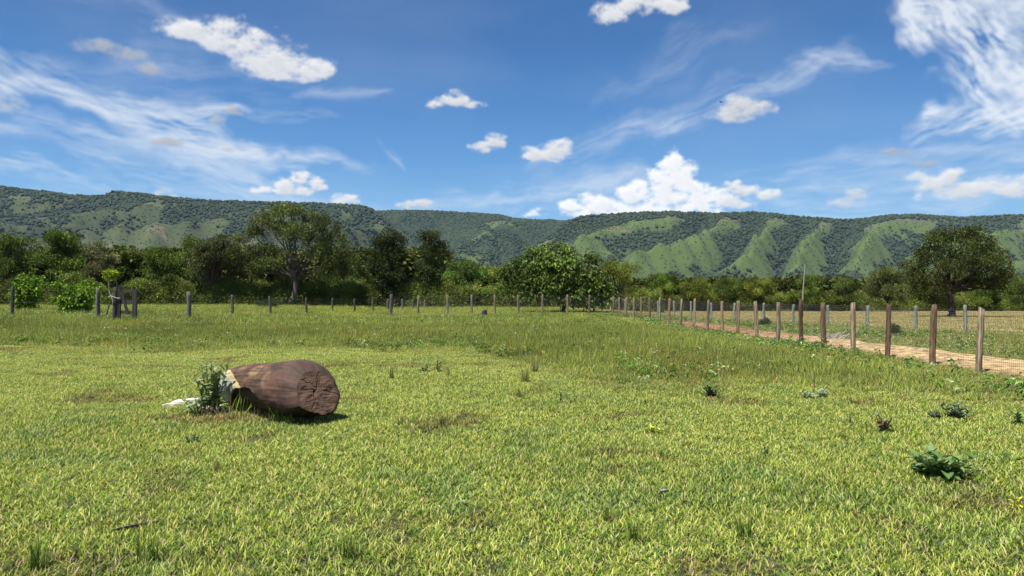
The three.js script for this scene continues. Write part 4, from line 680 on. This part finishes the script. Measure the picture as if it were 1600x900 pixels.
  for (let i = 0; i <= FR; i++) for (let j = 0; j <= NA; j++) {
    const s = i / FR, deg = j / NA * 360 - 180, rim = point(1, deg).c, ctr = R1.clone(), p = ctr.lerp(rim, s), a = degToRad(deg), u = Math.cos(a) * s, v = Math.sin(a) * s;
    const split = Math.max(0, 1 - Math.abs(u * 0.9 + v * 0.35 + 0.12 * nz(v * 4, 1) - 0.08) / 0.03) + Math.max(0, 1 - Math.abs(v - 0.5 * u - 0.3 + 0.1 * nz(u * 5, 7)) / 0.025) * (s > 0.2 ? 1 : 0), hole = Math.max(0, 1 - Math.hypot(u - 0.12, v - 0.08) / 0.09);
    p.addScaledVector(ax, -0.035 * (1 - s ** 4) * 0 - 0.012 * Math.min(1, split) - 0.04 * hole + 0.035 * fbm(u * 2.0, v * 2.0, 4, 4) * (1 - s ** 6) + 0.005 * nz(u * 2, v * 16, 3) * (1 - s ** 6));
    fp.push(p.x - log.position.x, p.y, p.z - log.position.z);
    const ring = Math.sin(s * 60 + 5 * nz(u * 2, v * 2, 5)), g = fbm(u * 2.5, v * 14, 9, 4), kk = clamp(1 + 0.16 * ring + 0.9 * g + 0.5 * nz(u * 3, v * 3, 12) - 0.65 * Math.min(1, split) - 0.7 * hole, 0.25, 1.9);
    fc.push(0.105 * kk * (1 - 0.35 * s ** 8), 0.055 * kk * (1 - 0.35 * s ** 8), 0.035 * kk * (1 - 0.35 * s ** 8));
  }
  for (let i = 0; i < FR; i++) for (let j = 0; j < NA; j++) { const a = i * W + j, b = a + 1, c = a + W, d = c + 1; fi.push(a, b, c, b, d, c); }
  const fg = new THREE.BufferGeometry(); fg.setAttribute('position', new THREE.Float32BufferAttribute(fp, 3)); fg.setAttribute('color', new THREE.Float32BufferAttribute(fc, 3)); fg.setIndex(fi); fg.computeVertexNormals();
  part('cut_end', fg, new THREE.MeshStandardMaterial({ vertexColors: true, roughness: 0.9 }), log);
}

// ---------------------------------------------------------------- plants with leaves one can pick apart
function leafGeo(L, W, fold = 0.25, curl = 0.25, tip = 1) {
  const n = 7, pos = [], idx = [], col = [];
  for (let i = 0; i <= n; i++) {
    const t = i / n, w = W / 2 * Math.pow(Math.sin(Math.PI * Math.min(0.999, t * 0.92 + 0.05)), 0.75) * (i === n ? 0.1 : 1), y = -curl * L * t * t, z = L * t;
    for (const s of [-1, 0, 1]) { pos.push(s * w, y + Math.abs(s) * fold * w, z); const k = s === 0 ? 1.35 : 1; col.push(k, k, k); }
    if (i < n) for (const s of [0, 1]) { const a = i * 3 + s; idx.push(a, a + 3, a + 1, a + 1, a + 3, a + 4); }
  }
  const g = new THREE.BufferGeometry(); g.setAttribute('position', new THREE.Float32BufferAttribute(pos, 3)); g.setAttribute('color', new THREE.Float32BufferAttribute(col, 3)); g.setIndex(idx); g.computeVertexNormals(); return g;
}
const vleaf = (r, g, b, rough = 0.55, t = 0.25) => new THREE.MeshPhysicalMaterial({ color: new THREE.Color().setRGB(r, g, b), vertexColors: true, roughness: rough, transmission: t, thickness: 0, side: THREE.DoubleSide, specularIntensity: 0.5 });
function plant(name, label, category, x, z, { seed, stems, height, spread, leaves, len, wid, mats, stemMat, rosette = false, group, y = 0, lean = 0.6 }) {
  const r = rng(seed), t = thing(name, label, category, x, groundY(x, z) + y, z, 0, group), geos = [0, 1, 2].map((k) => leafGeo(len * (0.8 + 0.25 * k), wid * (0.85 + 0.2 * k), 0.25 + 0.1 * k, 0.15 + 0.15 * k)), rods = [];
  for (let i = 0; i < stems; i++) {
    const a = r() * 2 * Math.PI, k = spread * Math.sqrt((i + 0.4) / stems), hx = Math.cos(a) * k, hzz = Math.sin(a) * k, h = height * (0.6 + 0.4 * r()), root = rosette ? [hx * 0.85, 0, hzz * 0.85] : [hx * 0.25, 0, hzz * 0.25], pts = [new THREE.Vector3(root[0], -0.03, root[2]), new THREE.Vector3(lerp(root[0], hx, 0.5), h * 0.55, lerp(root[2], hzz, 0.5)), new THREE.Vector3(hx, h, hzz)], cv = new THREE.CatmullRomCurve3(pts);
    rods.push(tube(pts, 0.008, 0.004, 5, 6));
    for (let j = 0; j < leaves; j++) {
      const q = rosette ? 0.75 + 0.25 * (j / leaves) : 0.18 + 0.82 * (j / leaves), p = cv.getPointAt(Math.min(1, q)), m = part('leaf', geos[Math.floor(r() * 3)], mats[Math.floor(r() * mats.length)], t), b = j * 2.4 + r() * 0.6 + i;
      m.position.copy(p); m.rotation.set(-(lean * (0.4 + 1.0 * r())) - 0.25 * q, b, (r() - 0.5) * 0.5, 'YXZ'); const s = (0.75 + 0.45 * r()) * (rosette ? 1 : lerp(1.1, 0.65, q)); m.scale.setScalar(s);
    }
  }
  part('stems', merge(rods), stemMat, t);
  return t;
}
const stemGreen = std(0.10, 0.14, 0.05), stemBrown = std(0.16, 0.11, 0.08);
const at = (px, py) => { const d = F * EYE / (py - 458); return [X(px, d), -d]; };
plant('leafy_weed', 'grey-green leafy weed standing against the thin end of the log', 'plant', -4.10, -10.06, { seed: 7, stems: 13, height: 0.78, spread: 0.25, leaves: 13, len: 0.15, wid: 0.055, mats: [vleaf(0.14, 0.19, 0.075, 0.7), vleaf(0.20, 0.25, 0.12, 0.7), vleaf(0.11, 0.155, 0.055, 0.7)], stemMat: stemGreen, lean: 0.7 });
plant('leafy_weed', 'lower grey-green weed sprawling over the pale slabs beside the log', 'plant', -4.22, -9.98, { seed: 8, stems: 6, height: 0.28, spread: 0.26, leaves: 9, len: 0.14, wid: 0.05, mats: [vleaf(0.15, 0.20, 0.09, 0.7), vleaf(0.20, 0.25, 0.14, 0.7)], stemMat: stemGreen });
{ const [x, z] = at(1466, 744); plant('broadleaf_plant', 'low dark green plant with big oval leaves in the near right grass', 'plant', x, z, { seed: 21, stems: 20, height: 0.21, spread: 0.36, leaves: 6, len: 0.155, wid: 0.074, mats: [vleaf(0.10, 0.18, 0.045, 0.5, 0.4), vleaf(0.14, 0.23, 0.055, 0.5, 0.4), vleaf(0.17, 0.25, 0.11, 0.42, 0.4)], stemMat: stemGreen, lean: 0.5 }); }
{ const [x, z] = at(1115, 619); plant('dark_shrublet', 'small round dark green shrub at the edge of the tall grass, left of the posts', 'plant', x, z, { seed: 22, stems: 11, height: 0.26, spread: 0.2, leaves: 9, len: 0.09, wid: 0.04, mats: [vleaf(0.055, 0.095, 0.03), vleaf(0.08, 0.125, 0.045)], stemMat: stemBrown }); }
{ const [x, z] = at(1378, 676); plant('reddish_shrublet', 'small shrub with red-brown and green leaves above the big-leaved plant', 'plant', x, z, { seed: 23, stems: 8, height: 0.24, spread: 0.13, leaves: 8, len: 0.075, wid: 0.04, mats: [vleaf(0.19, 0.085, 0.05), vleaf(0.10, 0.15, 0.045), vleaf(0.16, 0.18, 0.07)], stemMat: stemBrown }); }
{ const [x, z] = at(1497, 654); plant('dark_shrublet', 'wider dark glossy shrub right of the red-leaved one, below the near posts', 'plant', x, z, { seed: 24, stems: 11, height: 0.2, spread: 0.24, leaves: 8, len: 0.10, wid: 0.045, mats: [vleaf(0.08, 0.13, 0.05, 0.45), vleaf(0.12, 0.17, 0.085, 0.45)], stemMat: stemBrown }); }
{ const [x, z] = at(1466, 657); plant('dark_shrublet', 'low dark sprig touching the left side of the wider glossy shrub', 'plant', x, z, { seed: 25, stems: 6, height: 0.12, spread: 0.15, leaves: 7, len: 0.08, wid: 0.035, mats: [vleaf(0.04, 0.07, 0.035)], stemMat: stemBrown }); }
{ const [x, z] = at(1023, 675); plant('yellow_plant', 'small bright yellow-green plant in the middle of the cropped grass', 'plant', x, z, { seed: 26, stems: 6, height: 0.08, spread: 0.1, leaves: 7, len: 0.06, wid: 0.035, mats: [vleaf(0.5, 0.5, 0.05), vleaf(0.36, 0.44, 0.05)], stemMat: stemGreen }); }
{ const [x, z] = at(1040, 664); plant('dark_sprig', 'thin dark sprig rising just behind the bright yellow-green plant', 'plant', x, z, { seed: 36, stems: 1, height: 0.12, spread: 0.01, leaves: 8, len: 0.05, wid: 0.022, mats: [vleaf(0.06, 0.1, 0.035)], stemMat: stemGreen }); }
{ const [x, z] = at(1588, 795); plant('yellow_plant', 'yellow-leaved sprig at the right margin of the near grass', 'plant', x, z, { seed: 27, stems: 3, height: 0.11, spread: 0.06, leaves: 6, len: 0.065, wid: 0.026, mats: [vleaf(0.62, 0.5, 0.05), vleaf(0.40, 0.42, 0.06)], stemMat: stemGreen }); }
{ const [x, z] = at(1594, 662); plant('green_sprig', 'light green leafy sprig at the right margin below the last post', 'plant', x, z, { seed: 28, stems: 5, height: 0.18, spread: 0.16, leaves: 8, len: 0.09, wid: 0.036, mats: [vleaf(0.2, 0.28, 0.06), vleaf(0.1, 0.16, 0.05)], stemMat: stemGreen }); }
{ const [x, z] = at(876, 632); plant('dark_sprig', 'single upright dark sprig in front of the tall grass edge', 'plant', x, z, { seed: 29, stems: 1, height: 0.26, spread: 0.01, leaves: 16, len: 0.06, wid: 0.025, mats: [vleaf(0.045, 0.075, 0.03)], stemMat: stemBrown, lean: 0.9 }); }
{ const [x, z] = at(664, 582); plant('green_sprig', 'broad-leaved green sprig right of the log, left of its dark neighbour', 'plant', x, z, { seed: 30, stems: 4, height: 0.2, spread: 0.14, leaves: 7, len: 0.11, wid: 0.04, mats: [vleaf(0.11, 0.18, 0.045)], stemMat: stemGreen }); }
{ const [x, z] = at(684, 582); plant('dark_sprig', 'dark twiggy sprig close right of the broad-leaved green sprig', 'plant', x, z, { seed: 31, stems: 3, height: 0.27, spread: 0.08, leaves: 9, len: 0.08, wid: 0.03, mats: [vleaf(0.05, 0.075, 0.035)], stemMat: stemBrown }); }
{ const [x, z] = at(1258, 624); plant('silvery_plant', 'silvery grey-leaved plant at the tall grass edge, left one of the pair', 'plant', x, z, { seed: 32, stems: 4, height: 0.12, spread: 0.12, leaves: 7, len: 0.10, wid: 0.04, mats: [vleaf(0.24, 0.30, 0.22, 0.5)], stemMat: stemGreen }); }
{ const [x, z] = at(1283, 623); plant('silvery_plant', 'silvery grey-leaved plant at the tall grass edge, right one of the pair', 'plant', x, z, { seed: 33, stems: 4, height: 0.13, spread: 0.1, leaves: 7, len: 0.10, wid: 0.04, mats: [vleaf(0.26, 0.31, 0.24, 0.5)], stemMat: stemGreen }); }
{ const [x, z] = at(1272, 619); plant('tall_stalk', 'tall thin dark stalk rising between the two silvery plants', 'plant', x, z, { seed: 34, stems: 1, height: 0.46, spread: 0.01, leaves: 16, len: 0.05, wid: 0.014, mats: [vleaf(0.07, 0.1, 0.035)], stemMat: stemBrown, lean: 0.3 }); }
{ const [x, z] = at(300, 690); plant('dark_sprig', 'small dark leafy sprig in the grass in front of the pale slabs', 'plant', x, z, { seed: 35, stems: 5, height: 0.1, spread: 0.14, leaves: 6, len: 0.06, wid: 0.03, mats: [vleaf(0.05, 0.09, 0.03)], stemMat: stemGreen }); }
{ const [x, z] = at(1196, 712); plant('dark_sprig', 'tiny dark sprig in open grass below the round dark shrub', 'plant', x, z, { seed: 37, stems: 2, height: 0.11, spread: 0.03, leaves: 7, len: 0.05, wid: 0.025, mats: [vleaf(0.05, 0.09, 0.035)], stemMat: stemGreen }); }
{ const [x, z] = at(1328, 664); plant('green_sprig', 'slim green sprig left of the red-leaved shrub', 'plant', x, z, { seed: 38, stems: 2, height: 0.15, spread: 0.04, leaves: 7, len: 0.07, wid: 0.02, mats: [vleaf(0.1, 0.17, 0.05)], stemMat: stemGreen }); }

// tussocks of coarser grass standing out of the lawn, each its own plant
{
  const geos = [blades(61, 70, 0.06, [0.10, 0.26], 0.006, [0.05, 0.75], [GREEN, DEEP, OLV], 4), blades(62, 60, 0.05, [0.08, 0.2], 0.005, [0.05, 0.7], [DEEP, OLV, RUST], 4), blades(63, 50, 0.05, [0.14, 0.34], 0.006, [0.03, 0.55], [OLV, STRAW, GREEN, RUST], 4)], r = rng(8);
  for (const [px, py, k, s, label] of [
    [690, 670, 1, 1.1, 'dark low sedge tussock right of the log, the bigger of two'], [625, 668, 1, 0.8, 'dark low sedge tussock right of the log, nearer to it'], [60, 892, 0, 1.0, 'coarse dark tussock at the lower left corner'], [232, 880, 0, 1.0, 'loose green tussock on the bottom margin, right of the corner tussock'], [950, 815, 1, 0.8, 'brownish tussock in the near lawn'], [820, 600, 2, 1.5, 'tall straw-tinged tussock where cropped and tall grass meet'], [835, 582, 2, 1.6, 'yellowish tall tussock behind the straw-tinged one'], [612, 594, 2, 0.9, 'thin upright tussock right of the log beyond the sprigs'], [1316, 686, 1, 0.8, 'brown tussock left of the big-leaved plant'], [1160, 838, 0, 0.9, 'long-bladed tussock low in the near right lawn'], [990, 846, 0, 0.8, 'short green tussock below the brownish one'], [1070, 700, 1, 0.6, 'rusty tuft just below the bright yellow-green plant'], [812, 622, 2, 0.7, 'small tuft in front of the straw-tinged tussock'], [545, 872, 0, 0.9, 'fine upright tussock near the bottom, left of centre'], [700, 588, 2, 0.8, 'thin tuft right of the dark twiggy sprig'], [340, 740, 1, 0.7, 'small tuft in the lawn in front of the log']]) {
    const [x, z] = at(px, py), t = thing('grass_tussock', label, 'tussock', x, groundY(x, z), z, r() * 6); const m = part('blades', geos[k], grassMat, t, 'stuff'); m.scale.set(s, s * (0.85 + 0.3 * r()), s);
  }
  // long grass and dead stalks round the log
  const g = blades(64, 26, 0.12, [0.15, 0.4], 0.006, [0.1, 0.8], [GREEN, LIME, OLV], 4), dead = blades(65, 60, 0.16, [0.08, 0.28], 0.0035, [0.2, 1.3], [RUST, [0.25, 0.18, 0.12], STRAW], 4);
  for (const [x, z, geo, s, label] of [[-3.62, -9.72, g, 1.1, 'long green grass blades in front of the pale patch of the log'], [-2.98, -9.28, g, 0.8, 'few green blades against the underside of the log'], [-2.78, -9.12, g, 0.55, 'short green blades near the middle foot of the log'], [-3.72, -9.62, dead, 1.1, 'dead brown stalks and twigs at the foot of the grey-green weed'], [-3.35, -9.5, dead, 0.9, 'dead brown grass along the shaded foot of the log'], [-4.05, -9.75, dead, 0.8, 'withered brown grass between the pale slabs and the log'], [-3.05, -9.2, dead, 0.6, 'thin dead stalks leaning on the log near its cut end']]) { const t = thing('grass_tuft', label, 'grass tuft', x, groundY(x, z), z); const m = part('blades', geo, grassMat, t, 'stuff'); m.scale.setScalar(s); m.rotation.y = x * 9; }
}

// ---------------------------------------------------------------- small things lying about
function slab(name, label, category, x, z, L, w, h, turn, mat, seed, tilt = 0) {
  const g = new THREE.BoxGeometry(L, h, w, 14, 3, 4), p = g.attributes.position;
  for (let i = 0; i < p.count; i++) { const a = p.getX(i), b = p.getY(i), c = p.getZ(i), e = 1 - 0.5 * Math.pow(Math.abs(a) / (L / 2), 3); p.setXYZ(i, a + 0.02 * nz(a * 9, c * 20, seed), b * (1 + 0.5 * nz(a * 8, c * 16, seed + 2)) * e + 0.02 * nz(a * 5, 0, seed), c * e + 0.03 * nz(a * 7, b * 9, seed)); }
  g.computeVertexNormals();
  const m = shade(new THREE.Mesh(mergeVertices(g), mat)); m.name = numbered(name); m.position.set(x, groundY(x, z) + h * 0.45 + 0.02, z); m.rotation.set(0, turn, tilt); scene.add(m); return tag(m, label, category);
}
const paleBark = std(0.70, 0.66, 0.56, 0.85), greyBark = std(0.42, 0.40, 0.36, 0.9);
slab('wood_slab', 'long whitish wood slab in the grass left of the log', 'slab', ...at(292, 633), 0.42, 0.10, 0.07, 0.35, paleBark, 1, 0.08);
slab('wood_slab', 'whitish wood slab at the foot of the grey-green weed', 'slab', ...at(335, 641), 0.34, 0.09, 0.06, -0.15, paleBark, 2);
slab('wood_slab', 'short pale chip at the far left of the whitish slabs', 'slab', ...at(264, 638), 0.16, 0.07, 0.05, 0.5, paleBark, 3);
slab('fallen_stick', 'dark stick lying in the near left grass', 'stick', ...at(215, 826), 0.30, 0.016, 0.018, 0.75, std(0.07, 0.055, 0.045), 4);
slab('stone', 'small grey stone lying in the near lawn right of centre', 'stone', ...at(1039, 774), 0.06, 0.05, 0.04, 0.4, std(0.17, 0.165, 0.18), 5);
slab('stump', 'small dark stump in the tall grass before the back wire fence', 'stump', X(757, 49), -49, 0.34, 0.3, 0.5, 0.3, std(0.04, 0.04, 0.042), 6);
{ // heap of dead branches beyond the track
  const d = 26.3, x = X(1300, d), t = thing('branch_heap', 'heap of bare grey dead branches across the track behind the posts', 'branches', x, groundY(x, -d), -d), r = rng(3), l = [];
  for (let i = 0; i < 26; i++) { const a = (r() - 0.5) * 1.2, b = new THREE.Vector3((r() - 0.4) * 0.7, 0.02, (r() - 0.5) * 0.5), e = b.clone().add(new THREE.Vector3(Math.cos(a) * (r() < 0.5 ? -1 : 1) * (0.2 + 0.3 * r()), 0.08 + 0.26 * r(), (r() - 0.5) * 0.4)); l.push(tube([b, b.clone().lerp(e, 0.5).add(new THREE.Vector3(0, 0.05 * r(), 0)), e], 0.018, 0.008, 5, 5, 0.2, i)); }
  part('dead_branches', merge(l), std(0.36, 0.32, 0.30), t, 'stuff');
}
{ // a bird high over the hills
  const d = 90, b = thing('bird', 'tiny dark bird gliding in front of the small cloud right of centre', 'bird', X(1128, d), (458 - 159) / F * d + EYE, -d, 0.6), m = std(0.03, 0.03, 0.032, 0.8);
  part('body', new THREE.SphereGeometry(0.06, 12, 8).scale(1, 0.9, 2.4), m, b);
  const wg = (s) => { const sh = new THREE.Shape(); sh.moveTo(0, -0.07); sh.quadraticCurveTo(s * 0.2, -0.12, s * 0.42, -0.02); sh.lineTo(s * 0.4, 0.06); sh.quadraticCurveTo(s * 0.2, 0.06, 0, 0.1); const g = new THREE.ExtrudeGeometry(sh, { depth: 0.012, bevelEnabled: false }); g.rotateX(Math.PI / 2); g.rotateZ(s * 0.25); return g; };
  part('wing', wg(1), m, b); part('wing', wg(-1), m, b);
  part('tail', new THREE.ConeGeometry(0.05, 0.16, 8).rotateX(Math.PI / 2).scale(1, 0.3, 1).translate(0, 0, 0.18), m, b);
}
renderer.render(scene, camera);
